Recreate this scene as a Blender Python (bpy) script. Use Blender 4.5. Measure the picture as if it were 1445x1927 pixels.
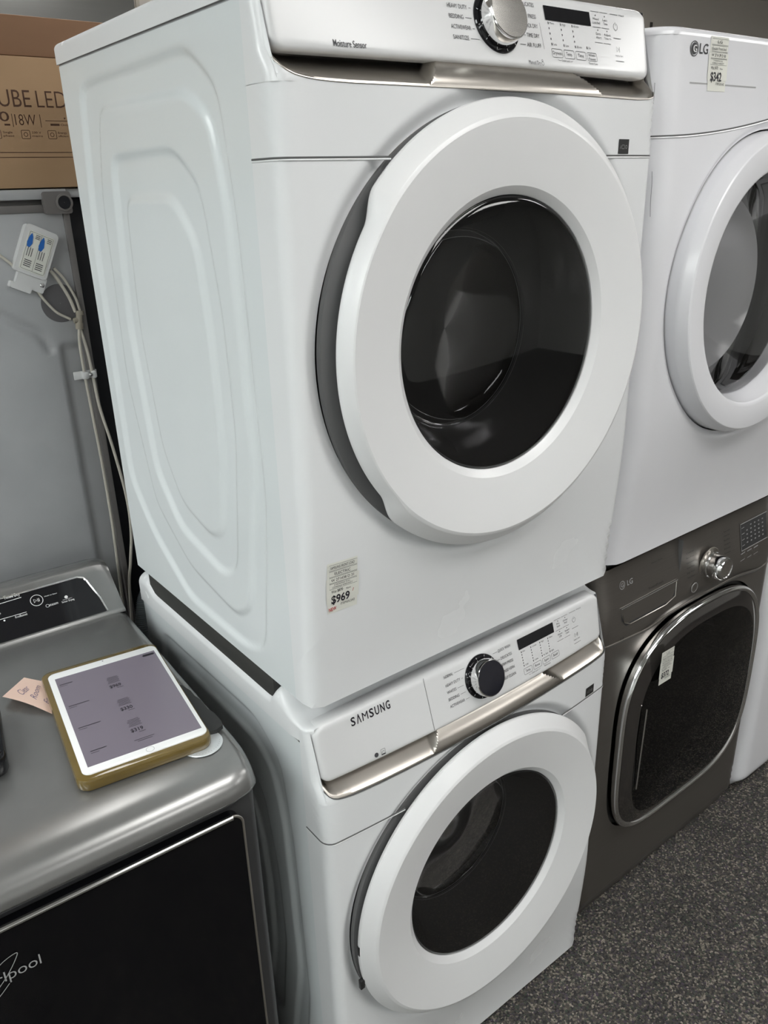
import bpy, bmesh, math, random
import numpy as np
from mathutils import Vector, Matrix
random.seed(4)
for o in list(bpy.data.objects): bpy.data.objects.remove(o, do_unlink=True)
S = bpy.context.scene; COL = S.collection
PI = math.pi
# ------------------------------------------------------------------ camera
def make_camera():
    yaw, pit, rol, f = -0.6533, 0.3870, -0.0296, 1513.6
    cy, sy = math.cos(yaw), math.sin(yaw)
    fw = Vector((-sy*math.cos(pit), cy*math.cos(pit), -math.sin(pit)))
    r = Vector((cy, sy, 0)); u = r.cross(fw)
    c, s = math.cos(rol), math.sin(rol)
    r2 = c*r+s*u; u2 = -s*r+c*u
    cd = bpy.data.cameras.new('camera'); co = bpy.data.objects.new('camera', cd); COL.objects.link(co)
    cd.sensor_fit = 'HORIZONTAL'; cd.sensor_width = 36; cd.lens = f/1445*36
    cd.clip_start = .02; cd.clip_end = 60
    m = Matrix((( r2.x, u2.x, -fw.x, -0.5022), (r2.y, u2.y, -fw.y, -0.8405), (r2.z, u2.z, -fw.z, 1.7078), (0, 0, 0, 1)))
    co.matrix_world = m; S.camera = co
make_camera()
S.view_settings.view_transform = 'Standard'; S.view_settings.look = 'None'
S.view_settings.gamma = 1; S.view_settings.use_curve_mapping = False
EXPOSURE = 0.36; LAMP = 7.6; COOL_FILL = 9.0; WORLD = 0.2
S.view_settings.exposure = EXPOSURE
w = bpy.data.worlds.new('world'); S.world = w; w.use_nodes = True
w.node_tree.nodes['Background'].inputs[0].default_value = (.9, .95, 1, 1)
w.node_tree.nodes['Background'].inputs[1].default_value = WORLD
# ------------------------------------------------------------------ materials
def mat(name, col, rough=.4, metal=0, **k):
    m = bpy.data.materials.new(name); m.use_nodes = True
    b = m.node_tree.nodes['Principled BSDF']
    b.inputs['Base Color'].default_value = (*col, 1); b.inputs['Roughness'].default_value = rough
    b.inputs['Metallic'].default_value = metal
    for a, v in k.items(): b.inputs[a.replace('_', ' ')].default_value = v
    return m
def noise_mat(name, col, col2, scale, rough=.4, metal=0, bump=0, stretch=(1, 1, 1), detail=4, r2=None, **k):
    m = mat(name, col, rough, metal, **k); nt = m.node_tree; N = nt.nodes; b = N['Principled BSDF']
    tc = N.new('ShaderNodeTexCoord'); mp = N.new('ShaderNodeMapping'); mp.inputs['Scale'].default_value = stretch
    no = N.new('ShaderNodeTexNoise'); no.inputs['Scale'].default_value = scale; no.inputs['Detail'].default_value = detail
    mx = N.new('ShaderNodeMix'); mx.data_type = 'RGBA'
    mx.inputs[6].default_value = (*col, 1); mx.inputs[7].default_value = (*col2, 1)
    nt.links.new(tc.outputs['Object'], mp.inputs[0]); nt.links.new(mp.outputs[0], no.inputs[0])
    nt.links.new(no.outputs[0], mx.inputs[0]); nt.links.new(mx.outputs[2], b.inputs['Base Color'])
    if bump:
        bp = N.new('ShaderNodeBump'); bp.inputs['Strength'].default_value = bump; bp.inputs['Distance'].default_value = .002
        nt.links.new(no.outputs[0], bp.inputs['Height']); nt.links.new(bp.outputs[0], b.inputs['Normal'])
    if r2 is not None:
        mr = N.new('ShaderNodeMapRange'); mr.inputs[3].default_value = rough; mr.inputs[4].default_value = r2
        nt.links.new(no.outputs[0], mr.inputs[0]); nt.links.new(mr.outputs[0], b.inputs['Roughness'])
    return m
M = {}
M['enamel'] = noise_mat('white_enamel', (.74, .75, .76), (.78, .79, .80), 6, .22, r2=.3)
M['side'] = noise_mat('painted_side_sheet', (.68, .72, .73), (.73, .76, .77), 5, .2, r2=.26)
M['plastic'] = noise_mat('white_plastic', (.66, .665, .67), (.70, .70, .705), 8, .26)
M['ring'] = noise_mat('white_door_plastic', (.74, .745, .75), (.78, .78, .785), 8, .3)
M['lgwhite'] = noise_mat('white_lg', (.70, .70, .73), (.75, .75, .77), 5, .2, r2=.27)
M['silver'] = noise_mat('champagne_trim', (.50, .47, .43), (.57, .535, .49), 90, .30, 1.0, stretch=(.05, 1, 4))
M['chrome'] = mat('chrome', (.8, .8, .8), .1, 1)
M['brushed'] = noise_mat('brushed_metal', (.62, .60, .57), (.78, .76, .73), 60, .25, 1, stretch=(1, 1, 4))
M['black'] = mat('black_gloss', (.008, .008, .010), .06)
M['doorblack'] = mat('black_door_glass', (.003, .003, .004), .08, Specular_IOR_Level=.3)
M['knobblack'] = mat('black_knob_face', (.012, .012, .018), .12)
M['darkplastic'] = mat('dark_plastic', (.02, .02, .02), .45)
M['gasket'] = mat('grey_gasket', (.12, .12, .12), .6)
M['blockdark'] = mat('dark_block', (.035, .035, .032), .7)
M['seam'] = mat('seam_gap', (.10, .10, .10), .7)
M['softseam'] = mat('soft_seam_gap', (.36, .37, .38), .6)
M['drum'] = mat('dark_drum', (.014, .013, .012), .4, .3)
M['ink'] = mat('grey_ink', (.05, .05, .055), .6)
M['inkblack'] = mat('black_ink', (.01, .008, .015), .5)
M['inkgrey'] = mat('pale_ink', (.28, .28, .28), .6)
M['red'] = mat('red_ink', (.5, .03, .03), .6)
M['paper'] = noise_mat('label_paper', (.68, .68, .62), (.76, .76, .70), 30, .35)
M['graphite'] = noise_mat('graphite_steel', (.17, .155, .14), (.20, .185, .17), 60, .33, .75, stretch=(.1, 1, 5))
M['slate'] = noise_mat('silver_paint_top', (.26, .26, .255), (.31, .31, .305), 25, .27, .7, bump=.02)
M['slatedark'] = noise_mat('dark_silver_paint', (.055, .056, .058), (.07, .07, .072), 25, .35, .4)
M['whiteink'] = mat('white_ink', (.75, .75, .75), .5)
M['cardboard'] = noise_mat('cardboard', (.34, .215, .118), (.40, .26, .15), 8, .8, stretch=(1, 1, 3), bump=.1)
M['cardink'] = mat('brown_ink', (.075, .035, .02), .8)
M['galv'] = noise_mat('galvanised_sheet', (.36, .365, .375), (.48, .485, .495), 9, .45, .3, detail=8)
M['galvdark'] = noise_mat('bracket_paint', (.14, .13, .125), (.17, .16, .155), 20, .5)
M['tube'] = mat('milky_tube', (.52, .49, .43), .4)
M['fitting'] = mat('grey_fitting', (.30, .27, .22), .5)
M['bplate'] = mat('white_clip_plastic', (.62, .62, .62), .4)
M['blue'] = mat('blue_ink', (.01, .12, .45), .5)
M['steel'] = mat('steel_screw', (.6, .6, .6), .25, 1)
M['hole'] = mat('hole_cover', (.12, .115, .12), .6)
M['blackpaint'] = mat('gap_hole_black', (.004, .004, .008), .5)
M['screen'] = mat('tablet_screen', (.13, .115, .14), .22); M['screen'].node_tree.nodes['Principled BSDF'].inputs['Emission Color'].default_value = (.16, .14, .17, 1); M['screen'].node_tree.nodes['Principled BSDF'].inputs['Emission Strength'].default_value = .3
M['bezel'] = mat('white_bezel', (.86, .86, .86), .12)
M['case'] = noise_mat('amber_rubber_case', (.10, .068, .018), (.19, .13, .035), 12, .15, Coat_Weight=.5)
M['note'] = noise_mat('pink_note_paper', (.72, .50, .42), (.78, .58, .48), 20, .7)
M['ballpen'] = mat('ballpoint_ink', (.10, .08, .18), .6)
M['hosegrey'] = mat('grey_hose', (.16, .18, .19), .5)
M['disc'] = noise_mat('foil_sticker', (.62, .66, .68), (.80, .82, .84), 50, .25, .3)
M['copper'] = mat('copper_print', (.45, .20, .10), .3, .6)
M['lgrey'] = mat('grey_line', (.34, .34, .34), .5)
M['offmark'] = mat('scuff_mark', (.25, .25, .27), .6)
def glass_mat(name, tint, rough=.02, extra=0., ior=1.5):
    m = bpy.data.materials.new(name); m.use_nodes = True; nt = m.node_tree; N = nt.nodes
    N.remove(N['Principled BSDF']); out = N['Material Output']
    t = N.new('ShaderNodeBsdfTransparent'); t.inputs[0].default_value = (*tint, 1)
    g = N.new('ShaderNodeBsdfGlossy'); g.inputs['Roughness'].default_value = rough; g.inputs[0].default_value = (.95, .95, .95, 1)
    fr = N.new('ShaderNodeFresnel'); fr.inputs[0].default_value = ior
    ad = N.new('ShaderNodeMath'); ad.operation = 'ADD'; ad.use_clamp = True; ad.inputs[1].default_value = extra
    mx = N.new('ShaderNodeMixShader')
    nt.links.new(fr.outputs[0], ad.inputs[0]); nt.links.new(ad.outputs[0], mx.inputs[0])
    nt.links.new(t.outputs[0], mx.inputs[1]); nt.links.new(g.outputs[0], mx.inputs[2]); nt.links.new(mx.outputs[0], out.inputs[0])
    return m
M['pane'] = glass_mat('door_pane_glass', (.55, .55, .56), .03)
M['bowl'] = glass_mat('door_bowl_glass', (.35, .35, .36), .06, .02)
M['bowlwall'] = mat('smoky_bowl_wall', (.24, .24, .24), .14, .3, Alpha=.85, Specular_IOR_Level=.9)
M['clearpane'] = glass_mat('clear_pane_glass', (.85, .85, .85), .02)
M['smoke'] = glass_mat('smoked_glass', (.10, .10, .11), .03)
# carpet
def carpet():
    m = mat('speckled_carpet', (.1, .1, .1), .95); nt = m.node_tree; N = nt.nodes; b = N['Principled BSDF']
    tc = N.new('ShaderNodeTexCoord')
    v = N.new('ShaderNodeTexVoronoi'); v.inputs['Scale'].default_value = 240
    n1 = N.new('ShaderNodeTexNoise'); n1.inputs['Scale'].default_value = 210; n1.inputs['Detail'].default_value = 3
    n2 = N.new('ShaderNodeTexNoise'); n2.inputs['Scale'].default_value = 5; n2.inputs['Detail'].default_value = 5
    sep = N.new('ShaderNodeSeparateColor')
    r = N.new('ShaderNodeValToRGB'); e = r.color_ramp
    cols = [(0, (.022, .021, .021)), (.3, (.045, .042, .040)), (.5, (.085, .075, .062)), (.62, (.06, .045, .065)),
            (.74, (.045, .06, .042)), (.86, (.16, .14, .115)), (1, (.28, .25, .21))]
    e.elements[0].color = (*cols[0][1], 1); e.elements[1].color = (*cols[-1][1], 1)
    for p, c in cols[1:-1]:
        q = e.elements.new(p); q.color = (*c, 1)
    for n in (v, n1, n2): nt.links.new(tc.outputs['Object'], n.inputs[0])
    nt.links.new(v.outputs['Color'], sep.inputs[0]); nt.links.new(sep.outputs[0], r.inputs[0])
    mx = N.new('ShaderNodeMix'); mx.data_type = 'RGBA'; mx.blend_type = 'MULTIPLY'; mx.inputs[0].default_value = .7
    mr = N.new('ShaderNodeMapRange'); mr.inputs[1].default_value = .3; mr.inputs[2].default_value = .7; mr.inputs[3].default_value = .55; mr.inputs[4].default_value = 1.5
    ad = N.new('ShaderNodeMath'); ad.operation = 'ADD'; ad.inputs[1].default_value = 0
    mi = N.new('ShaderNodeMath'); mi.operation = 'MULTIPLY_ADD'; mi.inputs[1].default_value = .5; 
    nt.links.new(n1.outputs[0], mi.inputs[0]); 
    h = N.new('ShaderNodeMath'); h.operation = 'MULTIPLY'; h.inputs[1].default_value = .5
    nt.links.new(n2.outputs[0], h.inputs[0]); nt.links.new(h.outputs[0], mi.inputs[2]); nt.links.new(mi.outputs[0], mr.inputs[0])
    nt.links.new(r.outputs[0], mx.inputs[6]); nt.links.new(mr.outputs[0], mx.inputs[7]); nt.links.new(mx.outputs[2], b.inputs['Base Color'])
    bp = N.new('ShaderNodeBump'); bp.inputs['Strength'].default_value = .8; bp.inputs['Distance'].default_value = .004
    nt.links.new(v.outputs['Distance'], bp.inputs['Height']); nt.links.new(bp.outputs[0], b.inputs['Normal'])
    return m
M['carpet'] = carpet()
# ------------------------------------------------------------------ helpers
def link(o, parent=None):
    COL.objects.link(o)
    if parent: o.parent = parent
    return o
def build(name, verts, faces, m, parent=None, sharp=38, smooth=True, merge=0):
    me = bpy.data.meshes.new(name); me.from_pydata([tuple(map(float, v)) for v in verts], [], faces); me.update()
    bm = bmesh.new(); bm.from_mesh(me)
    if merge: bmesh.ops.remove_doubles(bm, verts=bm.verts, dist=merge)
    bmesh.ops.recalc_face_normals(bm, faces=bm.faces)
    for f in bm.faces: f.smooth = smooth
    if smooth:
        t = math.radians(sharp)
        for e in bm.edges:
            if len(e.link_faces) == 2 and e.calc_face_angle(0) > t: e.smooth = False
    bm.to_mesh(me); bm.free(); me.materials.append(m)
    return link(bpy.data.objects.new(name, me), parent)
class Geo:
    def __init__(s): s.v = []; s.f = []
    def add(s, v, f):
        o = len(s.v); s.v += [tuple(map(float, q)) for q in v]; s.f += [tuple(i+o for i in q) for q in f]; return s
    def box(s, x0, x1, y0, y1, z0, z1, bev=0, seg=2):
        bm = bmesh.new(); bmesh.ops.create_cube(bm, size=1)
        for v in bm.verts: v.co = Vector(((x0+x1)/2+v.co.x*(x1-x0), (y0+y1)/2+v.co.y*(y1-y0), (z0+z1)/2+v.co.z*(z1-z0)))
        if bev: bmesh.ops.bevel(bm, geom=bm.edges[:], offset=bev, segments=seg, affect='EDGES', profile=.5)
        bm.verts.index_update(); s.add([v.co[:] for v in bm.verts], [tuple(v.index for v in f.verts) for f in bm.faces]); bm.free(); return s
    def grid(s, P, closed_u=False):
        P = np.asarray(P); nu, nv = P.shape[:2]; f = []
        for i in range(nu if closed_u else nu-1):
            j2 = (i+1) % nu
            for j in range(nv-1): f.append((i*nv+j, j2*nv+j, j2*nv+j+1, i*nv+j+1))
        return s.add(P.reshape(-1, 3), f)
    def revolve(s, prof, c, seg=96, axis='y'):
        P = []
        for k in range(seg):
            a = 2*PI*k/seg; row = []
            for r, t in prof:
                if axis == 'y': row.append((c[0]+r*math.cos(a), c[1]+t, c[2]+r*math.sin(a)))
                else: row.append((c[0]+r*math.cos(a), c[1]+r*math.sin(a), c[2]+t))
            P.append(row)
        return s.grid(P, True)
    def tube(s, pts, r, seg=10, cap=True):
        pts = [Vector(p) for p in pts]; n = len(pts); P = []; up = None
        for i, p in enumerate(pts):
            d = (pts[min(i+1, n-1)]-pts[max(i-1, 0)]).normalized()
            if up is None: up = d.orthogonal().normalized()
            else: up = (up-d*up.dot(d)).normalized()
            w_ = d.cross(up); rr = r[i] if isinstance(r, (list, tuple)) else r
            P.append([p+(up*math.cos(a)+w_*math.sin(a))*rr for a in [2*PI*k/seg for k in range(seg+1)]])
        o = len(s.v); s.grid([[tuple(q) for q in row] for row in P])
        if cap:
            s.f.append(tuple(o+k for k in range(seg))); b = o+(n-1)*(seg+1); s.f.append(tuple(b+k for k in range(seg)))
        return s
    def prism(s, poly, y0, y1):   # poly in x,z
        n = len(poly); v = [(x, y0, z) for x, z in poly]+[(x, y1, z) for x, z in poly]
        return s.add(v, [tuple(range(n)), tuple(range(n, 2*n))]+[(i, (i+1) % n, n+(i+1) % n, n+i) for i in range(n)])
    def out(s, name, m, parent=None, **k): return build(name, s.v, s.f, m, parent, **k)
def bez(pts, n=12):   # Catmull-Rom through pts
    p = [Vector(q) for q in pts]; p = [p[0]*2-p[1]]+p+[p[-1]*2-p[-2]]; out = []
    for i in range(1, len(p)-2):
        for k in range(n):
            t = k/n; a, b, c, d = p[i-1:i+3]
            out.append(.5*((2*b)+(c-a)*t+(2*a-5*b+4*c-d)*t*t+(3*b-a-3*c+d)*t**3))
    out.append(p[-2]); return out
def rrect(x0, x1, z0, z1, r, n=6):
    o = []
    for cx, cz, a0 in ((x1-r, z0+r, -PI/2), (x1-r, z1-r, 0), (x0+r, z1-r, PI/2), (x0+r, z0+r, PI)):
        for k in range(n+1):
            a = a0+PI/2*k/n; o.append((cx+r*math.cos(a), cz+r*math.sin(a)))
    return o
def sm(t): t = np.clip(t, 0, 1); return t*t*(3-2*t)
def empty(name, loc, label, cat, group=None, rz=0):
    o = bpy.data.objects.new(name, None); o.location = loc; o.rotation_euler = (0, 0, rz); COL.objects.link(o)
    o.empty_display_size = .1; o['label'] = label; o['category'] = cat
    if group: o['group'] = group
    return o
def tag(o, label, cat, group=None):
    o['label'] = label; o['category'] = cat
    if group: o['group'] = group
    return o
def struct(o): o['kind'] = 'structure'; return o
_tc = {}
def glyphs(txt, bold=0):
    k = (txt, bold)
    if k in _tc: return _tc[k]
    cu = bpy.data.curves.new('t', 'FONT'); cu.body = txt; cu.size = 1; cu.offset = bold; cu.resolution_u = 3
    ob = bpy.data.objects.new('t', cu); COL.objects.link(ob); bpy.context.view_layer.update()
    me = bpy.data.meshes.new_from_object(ob.evaluated_get(bpy.context.evaluated_depsgraph_get()))
    v = [(q.co.x, q.co.y) for q in me.vertices]; f = [tuple(p.vertices) for p in me.polygons]
    bpy.data.objects.remove(ob); bpy.data.meshes.remove(me); bpy.data.curves.remove(cu)
    _tc[k] = (v, f); return v, f
CAP = None
class Marks:   # flat print laid on a surface given by map(x, z) -> point
    def __init__(s): s.v = []; s.f = []
    def add(s, v, f):
        o = len(s.v); s.v += v; s.f += [tuple(i+o for i in q) for q in f]; return s
    def text(s, t, x0, z, x1=None, h=.004, bold=0, rot=0, shear=0):
        global CAP
        if CAP is None: CAP = max(q[1] for q in glyphs('H')[0])
        v, f = glyphs(t, bold)
        if not v: return s
        a = min(q[0] for q in v); b = max(q[0] for q in v); sc = h/CAP
        sx = (x1-x0)/(b-a) if x1 is not None else sc
        c, n = math.cos(rot), math.sin(rot); w_ = []
        for q in v:
            X = (q[0]-a)*sx+shear*q[1]*sc; Z = q[1]*sc; w_.append((x0+X*c-Z*n, z+X*n+Z*c))
        return s.add(w_, f)
    def poly(s, p): return s.add(list(p), [tuple(range(len(p)))])
    def rect(s, x0, x1, z0, z1, n=1):
        for k in range(n):
            a = x0+(x1-x0)*k/n; b = x0+(x1-x0)*(k+1)/n; s.poly([(a, z0), (b, z0), (b, z1), (a, z1)])
        return s
    def line(s, pts, w_, closed=False):
        p = [Vector(q) for q in pts]; n = len(p); L = []; R = []
        for i in range(n):
            a = p[(i-1) % n] if closed or i else p[i]; b = p[(i+1) % n] if closed or i < n-1 else p[i]
            d = (b-a); d = d.normalized() if d.length else Vector((1, 0)); q = Vector((-d.y, d.x))*w_/2
            L.append((p[i]+q)[:]); R.append((p[i]-q)[:])
        m = n if closed else n-1
        return s.add(L+R, [(i, (i+1) % n, n+(i+1) % n, n+i) for i in range(m)])
    def ring(s, cx, cz, r, w_, n=28, a0=0, a1=2*PI):
        full = abs(a1-a0-2*PI) < 1e-6; k = n if full else n+1
        return s.line([(cx+r*math.cos(a0+(a1-a0)*i/n), cz+r*math.sin(a0+(a1-a0)*i/n)) for i in range(k)], w_, full)
    def disc(s, cx, cz, r, n=24): return s.poly([(cx+r*math.cos(2*PI*i/n), cz+r*math.sin(2*PI*i/n)) for i in range(n)])
    def out(s, name, fn, m, parent):
        return build(name, [fn(x, z) for x, z in s.v], s.f, m, parent, smooth=False)
# ------------------------------------------------------------------ lamps: fluorescent troffers in the ceiling, plus added cool fill at the left
CEIL = 2.80
def lamp_mat():
    m = bpy.data.materials.new('lit_diffuser'); m.use_nodes = True; nt = m.node_tree
    b = nt.nodes['Principled BSDF']; b.inputs['Base Color'].default_value = (.9, .9, .9, 1)
    b.inputs['Emission Color'].default_value = (1, .99, .97, 1); b.inputs['Emission Strength'].default_value = LAMP
    return m
M['lamp'] = lamp_mat(); M['lampframe'] = mat('lamp_frame', (.7, .7, .7), .4)
M['coolfill'] = lamp_mat(); _b = M['coolfill'].node_tree.nodes['Principled BSDF']
_b.inputs['Emission Color'].default_value = (.95, 1, .99, 1); _b.inputs['Emission Strength'].default_value = COOL_FILL
def troffer(x, y, lab, m, grp):
    t = empty('ceiling_light', (x, y, CEIL-.03), lab, 'ceiling light', grp)
    g = Geo()
    for a in ((-.62, .62, -.32, -.30), (-.62, .62, .30, .32), (-.62, -.60, -.30, .30), (.60, .62, -.30, .30)): g.box(*a, -.01, .03)
    g.out('frame', M['lampframe'], t, smooth=False)
    Geo().box(-.60, .60, -.30, .30, 0, .02).out('diffuser', m, t, smooth=False)
for x in (.6, 3.0):
    for y in (-2.9, -1.15, 1.15): troffer(x, y, 'rectangular warm fluorescent ceiling light above the stacked machines', M['lamp'], 'warm ceiling lights')
for x in (-3.3, -2.0):  # unseen cool fill panels, added to brighten the left-facing sides
    for y in (-2.6, -.9, .8): troffer(x, y, 'unseen cool fill light added above the left to brighten the dryer side', M['coolfill'], 'added cool fill lights')
# ------------------------------------------------------------------ room
def box_obj(name, x0, x1, y0, y1, z0, z1, m): return struct(Geo().box(x0, x1, y0, y1, z0, z1).out(name, m, smooth=False))
M['wallw'] = noise_mat('store_wall', (.74, .74, .72), (.78, .78, .76), 3, .6)
M['wallb'] = noise_mat('taupe_wall_panel', (.66, .61, .56), (.70, .65, .60), 2, .42)
M['ceil'] = noise_mat('ceiling_tile', (.60, .60, .58), (.66, .66, .64), 40, .8)
box_obj('floor', -4.2, 6.2, -4.8, 2.75, -.1, 0, M['carpet'])
box_obj('ceiling', -4.2, 6.2, -4.8, 2.75, CEIL, CEIL+.1, M['ceil'])
box_obj('wall_back', -4.2, 6.2, 2.6, 2.75, 0, CEIL, M['wallb'])
box_obj('wall_left', -4.3, -4.2, -4.8, 2.75, 0, CEIL, M['wallw'])
box_obj('wall_right', 6.2, 6.3, -4.8, 2.75, 0, CEIL, M['wallw'])
box_obj('wall_front', -4.2, 6.2, -4.9, -4.8, 0, CEIL, M['wallw'])
M['trimpale'] = mat('pale_joint_strip', (.55, .50, .42), .5); M['trimgrey'] = mat('dark_joint', (.07, .06, .055), .6)
M['glaze'] = noise_mat('polished_grey_panel', (.13, .13, .125), (.18, .18, .17), 4, .25, .4, stretch=(.4, 1, 6))
def strip(name, x0, x1, z0, z1, m, d=.012): return struct(Geo().box(x0, x1, 2.6-d, 2.599, z0, z1).out(name, m, smooth=False))
strip('trim_1', .990, 1.004, 0, CEIL, M['trimpale'])
strip('trim_2', -4.2, .985, 1.2, 2.40, M['glaze'], .006)
strip('trim_3', 2.62, 2.66, 0, CEIL, M['trimpale'], .02)
strip('trim_4', 4.28, 4.30, 2.0, 2.575, M['trimgrey'], .006)
# ------------------------------------------------------------------ generic appliance front: a wrapped sheet with a round opening
def wrap(s, W, rc, yfun, z, ys): return wrap_xy(s, W, rc, float(yfun(min(max(s, rc), W-rc), z)), ys)
def wrap_xy(s, W, rc, yf, ys):
    if s < rc or s > W-rc:
        left = s < rc; q = (rc-s) if left else (s-(W-rc)); a = min(q/rc, PI/2); ext = max(0, q-rc*PI/2)
        x = rc-rc*math.sin(a); y = yf+rc-rc*math.cos(a)+ext
        return (x if left else W-x), min(y, ys)
    return s, yf
def front_sheet(name, W, z0, z1, rc, ys, yfun, hole, dish, m, parent, nrad=34, zmap=None):
    """hole(a) -> (x, z) on the opening; polar mesh from the opening out to the wrapped rectangle"""
    s0, s1 = rc-rc*PI/2-(ys+.03), W-rc+rc*PI/2+(ys+.03)
    cx, cz = hole(None); ang = list(np.linspace(0, 2*PI, 240, endpoint=False))
    for X, Z in ((s0, z0), (s1, z0), (s0, z1), (s1, z1)): ang.append(math.atan2(Z-cz, X-cx) % (2*PI))
    ang.sort(); P = []
    for a in ang:
        c, s = math.cos(a), math.sin(a); hx, hz = hole(a)
        t = 1e9
        if c > 1e-9: t = min(t, (s1-cx)/c)
        if c < -1e-9: t = min(t, (s0-cx)/c)
        if s > 1e-9: t = min(t, (z1-cz)/s)
        if s < -1e-9: t = min(t, (z0-cz)/s)
        ex, ez = cx+c*t, cz+s*t; row = []
        L = math.hypot(ex-hx, ez-hz)
        for k in range(nrad+1):
            u = (k/nrad)**1.3; S_, Z = hx+(ex-hx)*u, hz+(ez-hz)*u
            x, y = wrap(S_, W, rc, yfun, Z, ys)
            if dish: y += dish[0]*float(sm(1-(L*u)/dish[1]))
            if y > ys: y = ys
            row.append((x, y, Z))
        P.append(row)
    return Geo().grid(P, True).out(name, m, parent, sharp=50)
# ------------------------------------------------------------------ side sheet with nested pressed outlines
def chaikin(p, sig=.020):
    """the outline resampled evenly and smoothed, so every corner is round"""
    p = np.array(p, float); q = np.vstack([p, p[:1]]); L = np.hypot(*np.diff(q, axis=0).T); c = np.r_[0, np.cumsum(L)]; n = 150
    t = np.linspace(0, c[-1], n, endpoint=False); r = np.stack([np.interp(t, c, q[:, 0]), np.interp(t, c, q[:, 1])], 1)
    k = sig/(c[-1]/n); w_ = np.exp(-.5*((np.arange(n)+n//2) % n-n//2)**2/k**2); w_ /= w_.sum()
    F = np.fft.fft(w_)[:, None]; return np.real(np.fft.ifft(np.fft.fft(r, axis=0)*F, axis=0))
def sdf(P, poly):
    d = np.full(len(P), 1e9); ins = np.zeros(len(P), bool); n = len(poly)
    for i in range(n):
        a = poly[i]; b = poly[(i+1) % n]; e = b-a; w_ = P-a
        t = np.clip((w_@e)/(e@e), 0, 1); d = np.minimum(d, np.hypot(*(w_-t[:, None]*e).T))
        c = ((a[1] > P[:, 1]) != (b[1] > P[:, 1])) & (P[:, 0] < (b[0]-a[0])*(P[:, 1]-a[1])/((b[1]-a[1]) or 1e-12)+a[0])
        ins ^= c
    return np.where(ins, d, -d)
RINGS = [[(.568, .862), (.19, .868), (.118, .82), (.098, .67), (.088, .30), (.13, .045), (.19, .022), (.40, .028), (.53, .11), (.61, .20), (.61, .6)],
         [(.505, .826), (.205, .822), (.145, .79), (.122, .69), (.112, .35), (.165, .10), (.215, .066), (.38, .095), (.50, .18), (.555, .4), (.545, .7)],
         [(.478, .756), (.255, .757), (.19, .71), (.163, .55), (.160, .38), (.198, .155), (.245, .130), (.40, .165), (.475, .25), (.505, .5)],
         [(.448, .697), (.275, .698), (.218, .64), (.203, .5), (.205, .34), (.235, .205), (.275, .185), (.38, .215), (.435, .30), (.462, .5)]]
def pressed_side(name, D, H, ys, m, parent, depth=.0055):
    ny, nz = 150, 220
    Y, Z = np.meshgrid(np.linspace(ys, D, ny), np.linspace(0, H, nz), indexing='ij'); P = np.stack([Y.ravel(), Z.ravel()], 1)
    x = np.zeros(len(P))
    for k, r in enumerate(RINGS):
        s = sm(sdf(P, chaikin(r))/.013+.5); x += depth*s*(1 if k % 2 == 0 else -1)
    G = np.stack([x.reshape(ny, nz), Y, Z], 2)
    return G
# ------------------------------------------------------------------ the matching washer and dryer
W, D, YS = .686, .648, .045
RC = .020
def bow(x): return 1-min(1, abs(x-W/2)/(W/2))**2
def fy(x, z): return -float(sm(z/.30))*(.013+.017*bow(x))
def face(x, z):
    c = max(0, RC-min(x, W-x)); cr = RC-math.sqrt(max(0, RC*RC-c*c))
    return .002-.016*bow(x)*max(0, 1-(z-.8425)/.0955)+.18*(z-.8425)+cr
def zlo(x):
    a = float(np.interp(x, [0, .004, .008, .012, .018, .026, .038, .052, .07, .1], [.852, .843, .834, .8275, .8225, .8190, .8165, .8148, .8138, .8130]))
    return max(a, float(np.interp(W-x, [0, .004, .010, .018, .030, .06], [.850, .833, .8225, .8175, .8148, .8130])))
def door_ring(parent, cx, cz, scoop, name='door_frame'):
    prof = [(.190, -.022), (.192, -.033), (.1935, -.0345), (.202, -.0415), (.203, -.0422), (.22, -.0455), (.25, -.0510), (.280, -.0565), (.2835, -.0570), (.2880, -.0555),
            (.2890, -.0548), (.3050, -.0400), (.3075, -.0370), (.3085, -.0340), (.3075, -.030), (.300, -.024), (.27, -.020)]
    alt = [(.190, -.022), (.192, -.033), (.1935, -.0345), (.202, -.0415), (.203, -.0422), (.22, -.0455), (.25, -.0510), (.280, -.0565), (.2825, -.0570), (.2845, -.0560),
           (.2855, -.0550), (.2925, -.0420), (.2940, -.0380), (.2945, -.035), (.2935, -.032), (.288, -.026), (.27, -.020)]
    P = []; n = 360; mid, half, tr = scoop
    for k in range(n):
        a = 360*k/n; d = abs((a-mid+180) % 360-180); t = float(sm((half-d)/tr+.5))
        P.append([(cx+math.cos(math.radians(a))*(r*(1-t)+r2*t), y*(1-t)+y2*t, cz+math.sin(math.radians(a))*(r*(1-t)+r2*t)) for (r, y), (r2, y2) in zip(prof, alt)])
    return Geo().grid(P, True).out(name, M['ring'], parent, sharp=17)
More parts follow.
